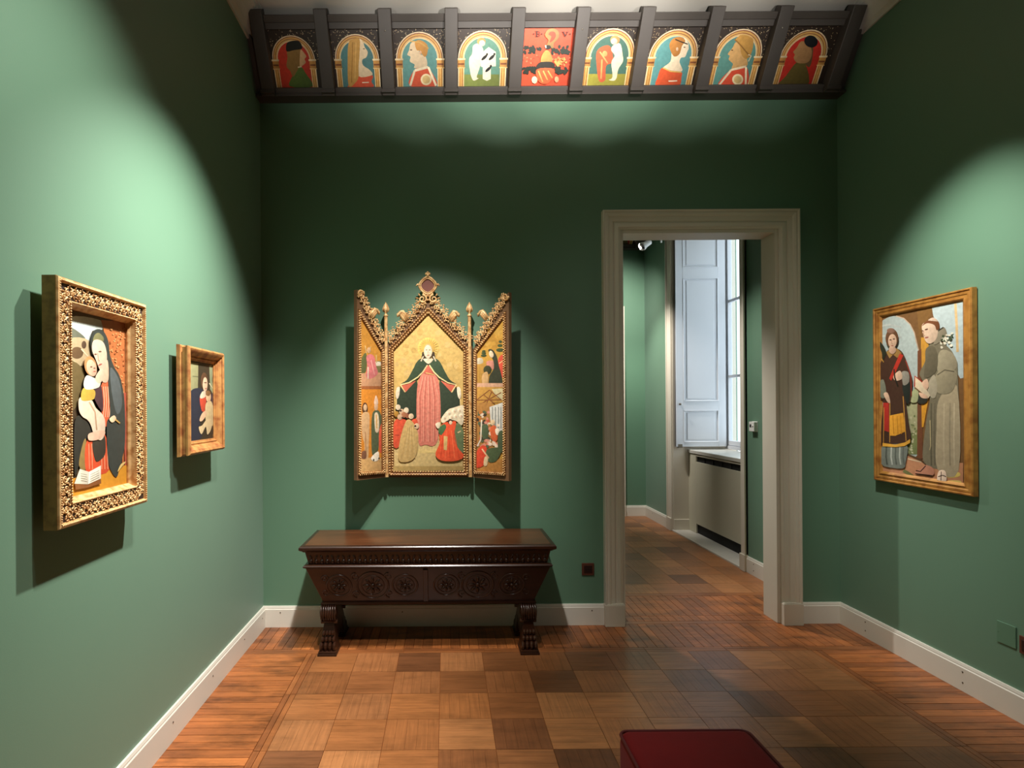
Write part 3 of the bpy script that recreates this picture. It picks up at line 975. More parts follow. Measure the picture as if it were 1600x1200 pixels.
MB().sweep(rect(w, h), [(-.004, -.045), (-.004, -.030), (.004, -.020), (.010, -.006), (.016, -.010), (.064, -.010), (.067, -.002), (.072, .001), (.078, -.001), (bw, -.006), (bw, -.048)]).build('frame_moulding', M_GILT, p1)
MB().sweep(rect(w, h), [(.017, -.012), (.017, -.0092), (.0635, -.0092), (.0635, -.012)]).build('frame_ground', M_BOLE, p1)
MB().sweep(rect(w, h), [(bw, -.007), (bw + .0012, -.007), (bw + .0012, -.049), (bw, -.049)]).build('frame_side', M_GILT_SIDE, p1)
m = MB()
hw_, hh_, o_ = w / 2, h / 2, .040
c4 = [(-hw_ - o_, -hh_ - o_), (hw_ + o_, -hh_ - o_), (hw_ + o_, hh_ + o_), (-hw_ - o_, hh_ + o_)]
for i in range(4):
    scroll_run(m, c4[i], c4[(i + 1) % 4], .046, -.0075, .031, rng, .0029)
ob = m.build('carved_scrollwork', M_GILT, p1, smooth=True); ob['kind'] = 'stuff'
m = MB()
beads(m, rect(w, h), True, .0115, -.006, .0036, .0085)
beads(m, rect(w, h), True, .070, .000, .0030, .0075, 1.4, .6)
ob = m.build('bead_moulding', M_GILT, p1, smooth=True); ob['kind'] = 'stuff'
MB().box(-w / 2 - .004, w / 2 + .004, -h / 2 - .004, h / 2 + .004, -.048, -.0405).build('panel_board', M_OLDWOOD, p1)
P = Painter(MP1, -.040, (-w / 2 - .003, w / 2 + .003, -h / 2 - .003, h / 2 + .003), crop(100, 480, 7.5))
P.raw(rect(w, h), (74, 60, 44))
P.poly([(60, 120), (420, 150), (450, 260), (330, 280), (290, 420), (60, 420)], (204, 212, 205))
P.poly([(60, 240), (170, 290), (250, 380), (60, 390)], (118, 122, 104))
P.poly([(60, 380), (290, 390), (310, 600), (220, 680), (60, 680)], (190, 170, 132))
P.ell(150, 535, 75, 70, (112, 88, 62)); P.ell(232, 440, 28, 45, (92, 72, 56))
P.line([(200, 490), (300, 600)], 14, (214, 196, 160)); P.line([(110, 630), (215, 730)], 16, (206, 188, 150))
P.poly([(60, 650), (230, 740), (205, 900), (150, 1150), (60, 1180)], (112, 96, 62))
P.poly([(430, 150), (780, 160), (780, 1880), (680, 1880), (680, 1100), (620, 760), (530, 620), (500, 420)], (172, 102, 58), False)
P.dots((525, 740, 250, 1100), 130, 10, [(198, 136, 84), (148, 80, 44), (206, 150, 96)], rng)
P.poly([(690, 1000), (750, 1000), (750, 1860), (700, 1860)], (156, 74, 56), False)
P.poly([(60, 2020), (400, 1900), (780, 1840), (780, 2300), (60, 2300)], (196, 136, 44), False)
P.poly([(110, 1350), (200, 1280), (300, 1400), (330, 1500), (250, 1540), (220, 1700), (160, 1850), (110, 1950)], (54, 54, 48))
P.poly([(205, 1600), (245, 1560), (240, 1900), (160, 1850)], (150, 124, 72))
P.poly([(255, 1560), (460, 1480), (520, 1900), (300, 1960), (235, 1880)], (208, 82, 50))
for x in (275, 310, 420, 455, 490):
    P.line([(x, 1600), (x + 8, 1900)], 9, (234, 150, 112))
P.poly([(320, 1560), (450, 1480), (470, 1700), (410, 1790), (350, 1790)], (58, 54, 46))
P.poly([(415, 930), (500, 860), (530, 1200), (520, 1310), (470, 1400), (425, 1230)], (206, 96, 62))
for x in (445, 470, 495, 515):
    P.line([(x, 930), (x + 12, 1120), (x - 4, 1290)], 8, (238, 182, 146))
P.poly([(330, 980), (420, 930), (435, 1220), (340, 1080)], (78, 54, 58))
P.poly([(300, 340), (330, 275), (390, 256), (450, 290), (500, 400), (520, 560), (570, 700), (630, 800), (670, 950), (690, 1100), (700, 1400), (690, 1650), (640, 1850), (600, 1990), (540, 1930), (500, 1800), (480, 1380), (520, 1250), (500, 900), (470, 640), (420, 380), (370, 350), (318, 400), (315, 560), (290, 430)], (56, 62, 58))
P.poly([(520, 720), (580, 760), (640, 900), (660, 1150), (600, 1250), (540, 1000)], (84, 92, 92))
P.poly([(335, 330), (385, 300), (440, 350), (440, 400), (380, 385), (322, 400)], (124, 122, 84))
P.poly([(425, 700), (490, 620), (500, 850), (440, 880), (405, 800)], (214, 178, 150))
P.poly([(318, 400), (380, 380), (445, 420), (480, 540), (475, 680), (435, 745), (400, 735), (345, 600), (308, 500)], (226, 194, 168))
P.ell(347, 552, 16, 9, (120, 88, 74)); P.ell(400, 520, 18, 9, (120, 88, 74)); P.line([(372, 540), (382, 620), (395, 632)], 8, (190, 146, 120)); P.ell(402, 672, 24, 9, (172, 96, 84), -.4)
P.poly([(160, 1060), (290, 1080), (350, 1180), (430, 1260), (460, 1350), (450, 1500), (400, 1560), (330, 1500), (290, 1380), (250, 1320), (190, 1280), (150, 1200)], (222, 202, 176))
P.line([(270, 1110), (340, 1230), (360, 1440)], 16, (186, 150, 118))
P.poly([(260, 1490), (330, 1460), (440, 1440), (455, 1490), (380, 1550), (270, 1560)], (214, 176, 150))
P.poly([(200, 950), (330, 970), (335, 1060), (285, 1090), (178, 1085)], (206, 170, 74))
P.poly([(240, 800), (330, 830), (400, 860), (380, 940), (240, 965), (203, 900)], (224, 224, 208))
P.poly([(350, 800), (420, 715), (445, 790), (400, 890), (350, 865)], (226, 192, 164))
P.ell(285, 690, 72, 118, (190, 140, 92), -.2); P.ell(297, 712, 58, 100, (226, 184, 154), -.25)
P.ell(292, 700, 14, 8, (110, 80, 64)); P.ell(330, 715, 12, 7, (110, 80, 64)); P.ell(330, 752, 16, 7, (176, 104, 88))
P.poly([(505, 1310), (560, 1268), (585, 1310), (540, 1352)], (222, 188, 152)); P.line([(575, 1315), (630, 1360)], 16, (176, 138, 74))
P.poly([(600, 1930), (640, 1840), (700, 1810), (650, 1870)], (190, 164, 104))
P.poly([(95, 2065), (250, 2080), (400, 2005), (408, 2065), (240, 2115), (105, 2140)], (138, 88, 50), False)
P.poly([(155, 1895), (262, 1930), (245, 2075), (90, 2068)], (226, 220, 200), False); P.poly([(262, 1930), (402, 1855), (402, 2008), (248, 2075)], (232, 226, 208), False)
for k in range(4):
    P.line([(165, 1950 + 25 * k), (240, 1965 + 25 * k)], 5, (168, 160, 140)); P.line([(275, 1965 + 25 * k), (380, 1915 + 25 * k)], 5, (168, 160, 140))
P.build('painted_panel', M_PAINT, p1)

# ------------------------------------------------------------------ left wall, small
F2 = XL + 0.092
cy, cz, W, H = frame_fit(F2, [(296.5, 538), (352, 554), (352, 701), (297, 713)])
MP2 = basis((F2, cy, cz), (0, 1, 0), (0, 0, 1), (1, 0, 0))
p2 = tag(empty('framed_painting', M=MP2), 'small dark painting of a seated woman and child in a plain deep gilt frame', 'painting')
bw = .058
w, h = W - 2 * bw, H - 2 * bw
MB().sweep(rect(w, h), [(-.003, -.05), (-.003, -.036), (.006, -.034), (.008, -.027), (.016, -.030), (.020, -.022), (.036, -.010), (.040, -.003), (.048, .0), (.053, -.003), (bw, -.010), (bw, -.018), (bw - .006, -.022), (bw - .006, -.036), (bw + .004, -.042), (bw + .006, -.058), (bw - .01, -.058)]).build('frame_moulding', M_GILT_RED, p2)
m = MB(); beads(m, rect(w, h), True, .0365, -.0065, .002, .006)
ob = m.build('fine_beading', M_GILT_RED, p2, smooth=True); ob['kind'] = 'stuff'
MB().box(-w / 2 - .004, w / 2 + .004, -h / 2 - .004, h / 2 + .004, -.052, -.0425).build('panel_board', M_OLDWOOD, p2)
P = Painter(MP2, -.042, (-w / 2 - .003, w / 2 + .003, -h / 2 - .003, h / 2 + .003), crop(260, 520, 5.4545))
P.raw(rect(w + .006, h + .006), (58, 50, 38))
P.poly([(190, 250), (272, 262), (268, 480), (232, 495), (190, 490)], (150, 148, 108), False); P.line([(222, 370), (270, 375)], 8, (110, 110, 80))
P.poly([(365, 280), (440, 280), (440, 530), (372, 480)], (126, 134, 104), False); P.line([(365, 430), (410, 480)], 7, (196, 186, 150)); P.ell(395, 400, 9, 30, (84, 92, 70))
P.poly([(190, 540), (270, 470), (335, 520), (335, 660), (285, 770), (300, 890), (190, 900)], (44, 46, 58))
P.poly([(370, 540), (430, 540), (430, 880), (395, 860), (400, 680)], (52, 44, 52))
P.poly([(283, 545), (332, 525), (334, 650), (300, 665)], (186, 72, 52))
P.ell(320, 410, 30, 72, (88, 62, 44)); P.ell(328, 440, 21, 62, (208, 174, 144)); P.ell(330, 425, 12, 5, (100, 74, 60)); P.ell(334, 475, 8, 5, (160, 90, 76))
P.poly([(305, 500), (330, 500), (330, 545), (290, 560), (285, 535)], (214, 190, 164))
P.poly([(335, 600), (380, 585), (402, 680), (392, 790), (340, 780), (328, 680)], (178, 158, 118))
P.ell(355, 545, 22, 46, (196, 162, 126)); P.ell(352, 515, 21, 24, (120, 86, 54))
P.poly([(340, 740), (300, 790), (272, 805), (295, 865), (332, 800), (345, 868), (378, 820), (385, 740)], (188, 166, 126))
P.poly([(278, 745), (298, 690), (330, 665), (338, 700), (300, 752)], (204, 168, 134))
P.build('painted_panel', M_PAINT, p2)

# ------------------------------------------------------------------ right wall
F3 = XR - 0.034
def fit_right(px, corners):
    ys, zs = [], []
    for (x, y) in corners:
        d = pixel_ray(x, y); t = px / d.x
        ys.append(d.y * t); zs.append(CAMZ + d.z * t)
    return (sum(ys) / 4, sum(zs) / 4, (ys[0] + ys[3] - ys[1] - ys[2]) / 2, (zs[0] + zs[1] - zs[2] - zs[3]) / 2)
cy, cz, W, H = fit_right(F3, [(1361, 485), (1517, 447), (1521, 779), (1368, 748)])
MP3 = basis((F3, cy, cz), (0, -1, 0), (0, 0, 1), (-1, 0, 0))
p3 = tag(empty('framed_painting', M=MP3), 'tall painting of two standing robed figures in a plain ochre frame', 'painting')
bw = .057
w, h = W - 2 * bw, H - 2 * bw
MB().sweep(rect(w, h), [(-.004, -.022), (-.004, -.010), (.004, -.004), (.011, -.001), (.014, -.005), (.025, -.005), (.029, -.002), (.040, -.002), (.043, -.004), (.048, .002), (.054, .002), (bw, -.003), (bw, -.028)]).build('frame_moulding', M_OCHRE, p3)
MB().box(-w / 2 - .004, w / 2 + .004, -h / 2 - .004, h / 2 + .004, -.028, -.0145).build('panel_board', M_OLDWOOD, p3)
P = Painter(MP3, -.0140, (-w / 2 - .003, w / 2 + .003, -h / 2 - .003, h / 2 + .003), crop(1355, 470, 7.5))
P.raw(rect(w + .006, h + .006), (122, 88, 54))
P.poly([(600, 0), (820, 0), (760, 130), (720, 220), (650, 300), (620, 500), (600, 300)], (134, 98, 56))
P.poly([(100, 400), (150, 260), (260, 188), (340, 180), (430, 210), (500, 280), (545, 370), (570, 480), (602, 600), (606, 900), (602, 1800), (80, 1800), (80, 900)], (186, 198, 192))
P.line([(340, 178), (430, 205), (505, 278), (552, 370), (578, 480), (608, 600)], 12, (206, 178, 150))
P.poly([(800, 0), (1130, -40), (1130, 900), (940, 600), (830, 300), (770, 150)], (186, 200, 198))
P.line([(1035, 30), (1050, 300), (1060, 600)], 30, (214, 182, 130))
for y in (300, 420, 640): P.line([(150, y), (260, y - 20), (400, y + 10)], 22, (204, 210, 202))
P.poly([(440, 1150), (602, 1080), (602, 1800), (440, 1800)], (168, 166, 126), False); P.poly([(440, 1600), (602, 1500), (602, 1800), (440, 1800)], (124, 132, 84), False)
P.dots((470, 595, 1350, 1780), 40, 14, [(110, 120, 76), (190, 186, 150), (150, 150, 104)], rng)
P.poly([(635, 430), (700, 430), (725, 520), (690, 720), (635, 840)], (206, 150, 62), False)
P.poly([(595, 590), (640, 560), (655, 1850), (590, 1850)], (118, 74, 50), False)
P.poly([(640, 1210), (728, 1120), (665, 1480), (645, 1480)], (216, 152, 52), False)
P.poly([(80, 1780), (480, 1800), (700, 1880), (1130, 1900), (1130, 2260), (80, 2200)], (190, 134, 98), False)
P.line([(470, 1800), (640, 1870), (700, 1920)], 26, (90, 66, 44)); P.line([(480, 1850), (640, 1890)], 12, (216, 196, 160))
P.line([(430, 1990), (500, 2030), (570, 2100)], 40, (110, 110, 68)); P.poly([(900, 2000), (1080, 2010), (1080, 2060), (940, 2070)], (206, 180, 96)); P.poly([(930, 2110), (1100, 2110), (1100, 2170), (980, 2160)], (206, 180, 104))
# friar
P.poly([(730, 520), (830, 470), (900, 500), (1000, 590), (1050, 720), (1070, 900), (1080, 1985), (820, 1970), (700, 1920), (655, 1800), (700, 1400), (740, 1130), (650, 920), (620, 850), (690, 700)], (122, 114, 92))
P.poly([(850, 1150), (1060, 1000), (1080, 1985), (830, 1970), (820, 1500)], (164, 150, 122))
for x, c in ((760, (94, 88, 70)), (800, (104, 96, 78)), (910, (176, 162, 134)), (980, (142, 130, 106)), (1030, (178, 164, 136))):
    P.line([(x, 1200), (x - 6, 1600), (x, 1930)], 18, c)
P.line([(745, 1400), (752, 1700), (740, 1750)], 10, (176, 160, 120))
P.poly([(850, 610), (930, 575), (1030, 640), (1060, 780), (900, 860), (830, 800)], (156, 146, 120))
P.poly([(820, 860), (900, 800), (1050, 820), (1050, 960), (985, 1075), (850, 1085), (790, 1000)], (148, 138, 112)); P.line([(830, 870), (920, 810), (1030, 830)], 14, (100, 92, 74))
P.poly([(700, 560), (800, 540), (840, 700), (800, 850), (680, 900), (690, 720)], (108, 100, 80))
P.poly([(715, 1000), (790, 865), (830, 1000), (810, 1130), (750, 1125)], (168, 158, 134))
P.poly([(820, 380), (900, 308), (936, 350), (940, 430), (850, 490), (790, 510)], (140, 130, 108)); P.line([(830, 360), (905, 310)], 16, (70, 66, 54))
P.dots((870, 1010, 380, 560), 26, 16, [(232, 228, 206), (222, 214, 190), (70, 80, 56)], rng)
P.poly([(652, 290), (720, 240), (800, 250), (840, 330), (825, 440), (760, 500), (705, 485), (672, 410)], (222, 192, 164))
P.poly([(650, 300), (700, 240), (780, 222), (845, 240), (858, 320), (825, 345), (800, 285), (720, 262), (665, 290)], (128, 80, 52)); P.poly([(725, 228), (785, 196), (845, 240), (780, 236)], (216, 188, 162))
P.ell(705, 335, 20, 8, (110, 78, 62), -.3); P.ell(662, 352, 9, 7, (110, 78, 62)); P.line([(676, 350), (672, 400), (690, 412)], 9, (188, 146, 120)); P.ell(710, 430, 24, 8, (166, 96, 82), -.2)
P.poly([(600, 1050), (720, 1150), (670, 1210), (595, 1180)], (58, 58, 50)); P.poly([(540, 1060), (610, 1040), (600, 1180), (520, 1180)], (176, 180, 134))
P.poly([(568, 882), (665, 960), (752, 1110), (725, 1150), (568, 1010)], (226, 206, 172), False); P.line([(568, 1008), (572, 884), (668, 958)], 16, (172, 52, 42)); P.line([(570, 1015), (730, 1148)], 14, (120, 90, 60))
P.poly([(655, 965), (715, 915), (735, 1000), (700, 1042)], (224, 184, 154)); P.poly([(620, 1075), (700, 1100), (725, 1142), (650, 1135)], (222, 182, 152))
P.poly([(578, 1995), (650, 1960), (700, 1925), (785, 1960), (785, 2045), (600, 2025)], (188, 130, 104)); P.line([(585, 1990), (640, 2000), (700, 1935)], 12, (52, 34, 26)); P.line([(580, 2025), (780, 2050)], 12, (52, 34, 26))
P.poly([(855, 1995), (930, 1995), (945, 2110), (880, 2125), (835, 2100)], (226, 200, 176)); P.line([(850, 2060), (900, 2045), (940, 2060)], 10, (52, 34, 26)); P.line([(885, 2000), (880, 2110)], 8, (52, 34, 26)); P.line([(835, 2105), (920, 2130)], 12, (52, 34, 26))
# robed saint
P.poly([(200, 1690), (475, 1680), (465, 1900), (440, 1960), (330, 1960), (180, 1910)], (122, 128, 118))
for x, c in ((240, (86, 92, 84)), (300, (184, 188, 176)), (350, (92, 98, 90)), (400, (176, 180, 168)), (440, (96, 100, 92))):
    P.line([(x, 1710), (x - 4, 1830), (x + 10, 1920)], 16, c)
P.poly([(240, 600), (310, 545), (370, 560), (440, 620), (520, 820), (548, 960), (520, 1190), (475, 1180), (500, 1400), (525, 1640), (350, 1675), (205, 1680), (160, 1680), (205, 1190), (150, 1170), (132, 930), (160, 760), (200, 680)], (78, 54, 42))
P.poly([(430, 990), (520, 960), (510, 1190), (470, 1180)], (46, 50, 44)); P.line([(470, 700), (530, 880), (535, 1120)], 12, (150, 60, 46))
P.poly([(240, 600), (300, 562), (370, 560), (424, 612), (370, 668), (320, 630), (280, 675)], (172, 132, 74), False)
P.poly([(400, 615), (442, 640), (345, 850), (300, 935), (275, 910)], (196, 60, 46), False); P.poly([(205, 1195), (272, 1195), (275, 1540), (215, 1520)], (190, 56, 46), False)
P.line([(285, 1180), (283, 1660)], 8, (206, 150, 70)); P.line([(440, 1120), (475, 1640)], 9, (206, 150, 70)); P.line([(215, 1250), (210, 1670)], 8, (206, 150, 70))
P.poly([(280, 1345), (440, 1312), (472, 1530), (350, 1582), (280, 1580)], (224, 158, 54), False)
for x in (320, 370, 410): P.line([(x, 1345), (x + 12, 1560)], 10, (196, 130, 40))
P.poly([(200, 1665), (350, 1685), (460, 1660), (525, 1620), (525, 1662), (460, 1702), (350, 1715), (200, 1705)], (226, 168, 66), False)
P.poly([(430, 830), (505, 840), (512, 950), (450, 992), (430, 920)], (152, 146, 132)); P.poly([(150, 970), (212, 925), (245, 1080), (210, 1145), (158, 1100)], (134, 136, 116))
P.poly([(328, 880), (400, 818), (432, 870), (420, 922), (350, 935)], (226, 188, 158)); P.poly([(213, 1090), (262, 1080), (292, 1190), (258, 1185)], (226, 188, 158)); P.line([(335, 800), (345, 900), (380, 1000)], 16, (52, 48, 40))
P.poly([(145, 490), (185, 490), (245, 600), (205, 690), (190, 600)], (58, 60, 46)); P.line([(190, 680), (215, 720)], 12, (200, 150, 70))
P.ell(312, 440, 76, 112, (112, 78, 54)); P.ell(300, 350, 48, 30, (150, 112, 92)); P.poly([(285, 540), (345, 540), (360, 590), (320, 625), (280, 595)], (206, 166, 138)); P.ell(318, 472, 50, 84, (222, 184, 154))
P.ell(296, 458, 13, 7, (96, 66, 52)); P.ell(336, 448, 13, 7, (96, 66, 52)); P.line([(312, 460), (310, 500), (322, 505)], 7, (186, 140, 112)); P.ell(318, 526, 15, 6, (168, 94, 80))
P.build('painted_panel', M_PAINT, p3)
# ================================================================== the triptych over the bench
TX, TY, TZ = -0.105, 3.90, 1.024
MT = basis((TX, TY, TZ), (1, 0, 0), (0, 0, 1), (0, -1, 0))
tri = tag(empty('gilded_triptych', M=MT), 'gilded gothic triptych with open wings hung above the carved bench', 'triptych')
TREL = MT.inverted()
def L(M, *pts):
    return [on_plane(M, x, y) for x, y in pts]
def offset_rope(m, path, off, z, r, pitch, s=.7):
    beads(m, path, True, off, z, r, pitch, 1.25, s)
# -- centre
path = L(MT, (615, 735.5), (724, 735.5), (724.4, 547.6), (669, 490), (614.6, 547.4))
outl = L(MT, (601, 746), (738, 746), (738, 541), (669, 463), (601, 541))
ctr = MB().prism(outl, -.05, -.008, M=None).build('centre_board', M_OLDWOOD, tri)
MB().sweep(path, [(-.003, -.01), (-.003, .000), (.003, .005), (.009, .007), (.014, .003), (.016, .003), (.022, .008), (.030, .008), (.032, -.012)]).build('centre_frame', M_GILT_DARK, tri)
m = MB(); offset_rope(m, path, .006, .007, .0058, .0175); offset_rope(m, path, .025, .009, .0056, .0175, -.7)
ob = m.build('rope_moulding', M_GILT, tri, smooth=True); ob['kind'] = 'stuff'
# -- slender columns with bud finials
for cx in (604.8, 735.2):
    (x, yb), (x2, yt) = L(MT, (cx, 745), (cx - 1.2, 493))
    MB().lathe([(.0115, yb), (.0115, yt - .01), (.009, yt - .008)], 8, M=Matrix.Translation((x, 0, .008)) @ basis((0, 0, 0), (1, 0, 0), (0, 0, -1), (0, 1, 0))).build('column', M_GILT, tri)
    fin = MB().lathe([(.008, 0), (.015, .006), (.016, .012), (.009, .018), (.008, .026), (.017, .038), (.019, .052), (.014, .074), (.006, .092), (.002, .1)], 10, M=Matrix.Translation((x, yt - .012, .008)) @ basis((0, 0, 0), (1, 0, 0), (0, 0, -1), (0, 1, 0)))
    for k in range(6):
        a = 2 * PI * k / 6
        fin.tube([(x + .016 * math.cos(a), yt + .024, .008 + .016 * math.sin(a)), (x + .020 * math.cos(a), yt + .042, .008 + .020 * math.sin(a)), (x + .008 * math.cos(a), yt + .075, .008 + .008 * math.sin(a))], [.004, .004, .002], 5)
    fin.build('finial', M_GILT, tri, smooth=True)
# -- carved gable, crockets, crowning medallion
m = MB()
for a, b in (((605.5, 532), (662, 470)), ((733.5, 532), (676, 470))):
    (pa, pb) = L(MT, a, b)
    scroll_run(m, pa, pb, .080, .002, .040, rng, .0052)
for (x, y) in ((660, 467.5), (677.5, 467.5)):
    (p,) = L(MT, (x, y))
    s = 1 if x > 668 else -1
    m.tube([(q[0], q[1], .006) for q in spiral(p[0], p[1], .03, 1.4, PI / 2, s)], [.008 - .004 * k / 22 for k in range(23)], 6, up=(0, 0, 1))
    for j in range(7):
        a = j * PI / 4 - .6
        m.ell((p[0] + s * .036 * math.cos(a), p[1] + .034 * math.sin(a), .004), (.013, .006, .007), 6, 4, M=Matrix.Rotation(a if s > 0 else PI - a, 4, 'Z'))
ob = m.build('carved_gable', M_GILT, tri, smooth=True); ob['kind'] = 'stuff'
def crocket(mm, p, s, k=1.0):
    pts = [(p[0] - s * .012 * k, p[1] - .03 * k, .004), (p[0] + s * .002 * k, p[1] - .01 * k, .008), (p[0] + s * .016 * k, p[1] + .008 * k, .014), (p[0] + s * .026 * k, p[1] + .004 * k, .022), (p[0] + s * .026 * k, p[1] - .008 * k, .02)]
    for off in (-1, 0, 1):
        mm.tube([(x + off * .006 * k, y + off * s * -.006 * k, z) for x, y, z in pts], [.008 * k, .010 * k, .010 * k, .008 * k, .004 * k], 6)
    mm.ell((p[0] + s * .008 * k, p[1] - .008 * k, .006), (.022 * k, .016 * k, .012), 8, 5, M=Matrix.Rotation(s * .7, 4, 'Z'))
for x, s in ((632, -1), (706.5, 1)):
    (p,) = L(MT, (x, 491.5))
    m = MB(); crocket(m, p, s, 1.35)
    m.build('crocket', M_GILT, tri, smooth=True)
(p,) = L(MT, (668.4, 446.5))
m = MB()
dia = [(p[0] + .052 * math.sin(2 * PI * k / 24) * (1 - .12 * math.cos(4 * PI * k / 24)), p[1] + .052 * math.cos(2 * PI * k / 24) * (1.02 + .1 * math.cos(4 * PI * k / 24)), .004) for k in range(25)]
m.tube(dia, .0075, 7, caps=False, up=(0, 0, 1))
m.tube([(p[0] + (q[0] - p[0]) * .8, p[1] + (q[1] - p[1]) * .8, .006) for q in dia], .004, 6, caps=False, up=(0, 0, 1))
for a in (0, PI):
    m.tube([(p[0] + math.cos(a) * .054, p[1], .004), (p[0] + math.cos(a) * .07, p[1] + .008, .008), (p[0] + math.cos(a) * .078, p[1] - .004, .01)], [.009, .007, .004], 6)
m.tube([(p[0], p[1] + .058, .004), (p[0], p[1] + .085, .006)], [.012, .006], 6)
for s in (-1, 0, 1): m.ell((p[0] + s * .011, p[1] + .078 + (0 if s else .008), .006), (.0085, .010, .008), 7, 5)
md = m.build('medallion_frame', M_GILT, tri, smooth=True)
MB().prism([(p[0] + .044 * math.sin(2 * PI * k / 20), p[1] + .046 * math.cos(2 * PI * k / 20)) for k in range(20)], -.02, .001).build('medallion_disc', M_MEDAL, tri)
# -- centre painting
lim = (min(q[0] for q in path) - .002, max(q[0] for q in path) + .002, path[0][1] - .002, path[3][1] + .002)
P = Painter(MT, -.0078, lim, crop(600, 480, 8.571))
P.raw(path, (206, 170, 100))
P.dots((170, 1030, 330, 1000), 40, 40, [(210, 174, 104), (200, 162, 92), (214, 178, 112)], rng)
mir = lambda pts: [(1190 - x, y) for x, y in pts]
P.ell(595, 550, 145, 145, (222, 184, 96)); P.ell(595, 550, 118, 118, (208, 166, 80))
for k in range(24):
    a = 2 * PI * k / 24; P.line([(595 + 90 * math.cos(a), 550 + 90 * math.sin(a)), (595 + 140 * math.cos(a), 550 + 140 * math.sin(a))], 7, (232, 200, 120))
P.poly([(140, 1790), (500, 1750), (720, 1780), (1080, 1850), (1080, 2150), (120, 2150)], (202, 174, 118), False)
for k in range(14):
    x = 440 + k * 24; P.poly([(x, 1950), (x + 14, 1850 + (k % 3) * 18), (x + 28, 1950)], (222, 192, 124), False)
for f in (lambda p: p, mir):
    P.poly(f([(205, 1080), (300, 1120), (440, 970), (450, 1430), (300, 1500), (170, 1420), (165, 1250)]), (54, 64, 48))
    P.line(f([(170, 1210), (165, 1330)]), 12, (222, 192, 130))
    P.poly(f([(232, 1042), (430, 985), (285, 1145)]), (206, 102, 78), False)
P.poly([(555, 830), (595, 780), (640, 830), (720, 950), (750, 1150), (757, 1500), (710, 1800), (640, 1860), (560, 1840), (480, 1850), (450, 1700), (436, 1500), (440, 1150), (470, 960)], (212, 124, 104))
for k, x in enumerate(range(462, 748, 22)):
    P.line([(595 + (x - 595) * .55, 930), (x, 1200), (x + (4 if k % 2 else -6), 1560), (x + (x - 595) * .02, 1800)], 7, [(232, 162, 138), (184, 92, 78), (222, 140, 118)][k % 3])
P.poly([(530, 820), (595, 780), (655, 820), (675, 885), (595, 900), (540, 880)], (206, 104, 82)); P.line([(560, 880), (670, 905)], 12, (228, 180, 110))
for f in (lambda p: p, mir):
    P.poly(f([(500, 690), (560, 735), (585, 780), (460, 950), (335, 1015), (222, 1032), (310, 970), (390, 830), (440, 735)]), (60, 76, 54))
    P.line(f([(582, 775), (520, 870), (450, 940), (335, 1012), (222, 1040)]), 16, (236, 208, 148)); P.line(f([(222, 1040), (285, 1140)]), 16, (230, 198, 138))
    P.poly(f([(170, 1085), (212, 1075), (205, 1180), (180, 1230), (160, 1190)]), (230, 214, 186))
    P.poly(f([(520, 600), (548, 620), (545, 700), (505, 690), (508, 640)]), (64, 50, 36)); P.line(f([(528, 660), (495, 725)]), 16, (224, 200, 166))
P.poly([(545, 690), (640, 690), (660, 705), (595, 762), (528, 705)], (230, 208, 176))
P.ell(590, 588, 60, 98, (196, 168, 112)); P.ell(590, 598, 52, 90, (230, 208, 178))
P.ell(570, 575, 14, 6, (134, 110, 90)); P.ell(612, 575, 14, 6, (134, 110, 90)); P.line([(590, 580), (586, 622)], 6, (200, 164, 134)); P.ell(591, 645, 16, 6, (186, 110, 92))
# the kneeling crowd
P.poly([(140, 1530), (270, 1500), (310, 1560), (240, 1720), (200, 1870), (130, 1850)], (216, 86, 58)); P.line([(150, 1710), (210, 1715)], 8, (140, 50, 40)); P.poly([(375, 1510), (440, 1500), (455, 1590), (390, 1570)], (216, 86, 58))
P.poly([(300, 1520), (380, 1530), (440, 1640), (462, 1740), (440, 1950), (360, 2055), (200, 2050), (215, 1780)], (196, 162, 104))
for k in range(6): P.line([(330 + k * 10, 1580), (240 + k * 36, 2020)], 7, [(178, 144, 90), (208, 178, 122)][k % 2])
for (x, y, c) in ((190, 1340, (226, 204, 172)), (240, 1400, (214, 178, 142)), (300, 1380, (226, 206, 174)), (270, 1440, (170, 110, 76)), (320, 1450, (150, 92, 66)), (365, 1460, (224, 196, 160)), (170, 1430, (176, 128, 56)), (215, 1470, (206, 170, 136)), (440, 1590, (216, 182, 148))):
    P.ell(x, y, 34, 38, c)
for (x, y) in ((250, 1480), (225, 1385), (330, 1420), (420, 1590)): P.ell(x, y, 15, 12, (70, 48, 40))
P.poly([(960, 1560), (1030, 1580), (1080, 1750), (1060, 1950), (960, 1880), (930, 1700)], (96, 110, 76)); P.line([(985, 1680), (1030, 1655)], 16, (200, 170, 130))
P.poly([(765, 1495), (850, 1380), (930, 1345), (1070, 1320), (1070, 1480), (1040, 1580), (960, 1520), (870, 1510), (790, 1550)], (228, 210, 176))
for (x, y) in ((810, 1480), (870, 1420), (940, 1390), (1010, 1380), (960, 1460), (1030, 1450), (900, 1470)): P.ell(x, y, 30, 30, (236, 222, 192)); P.ell(x + 6, y + 8, 14, 16, (212, 180, 146))
P.poly([(785, 1560), (880, 1535), (965, 1535), (940, 1700), (975, 1860), (1070, 1990), (960, 2055), (770, 2050), (690, 1970), (745, 1820), (740, 1700)], (222, 86, 52))
for k in range(5): P.line([(800 + 34 * k, 1650), (760 + 62 * k, 2020)], 7, [(196, 62, 38), (236, 118, 76)][k % 2])
P.poly([(728, 1640), (800, 1565), (832, 1610), (765, 1712)], (78, 112, 72)); P.poly([(800, 1720), (852, 1730), (842, 1915), (800, 1905)], (208, 170, 108), False)
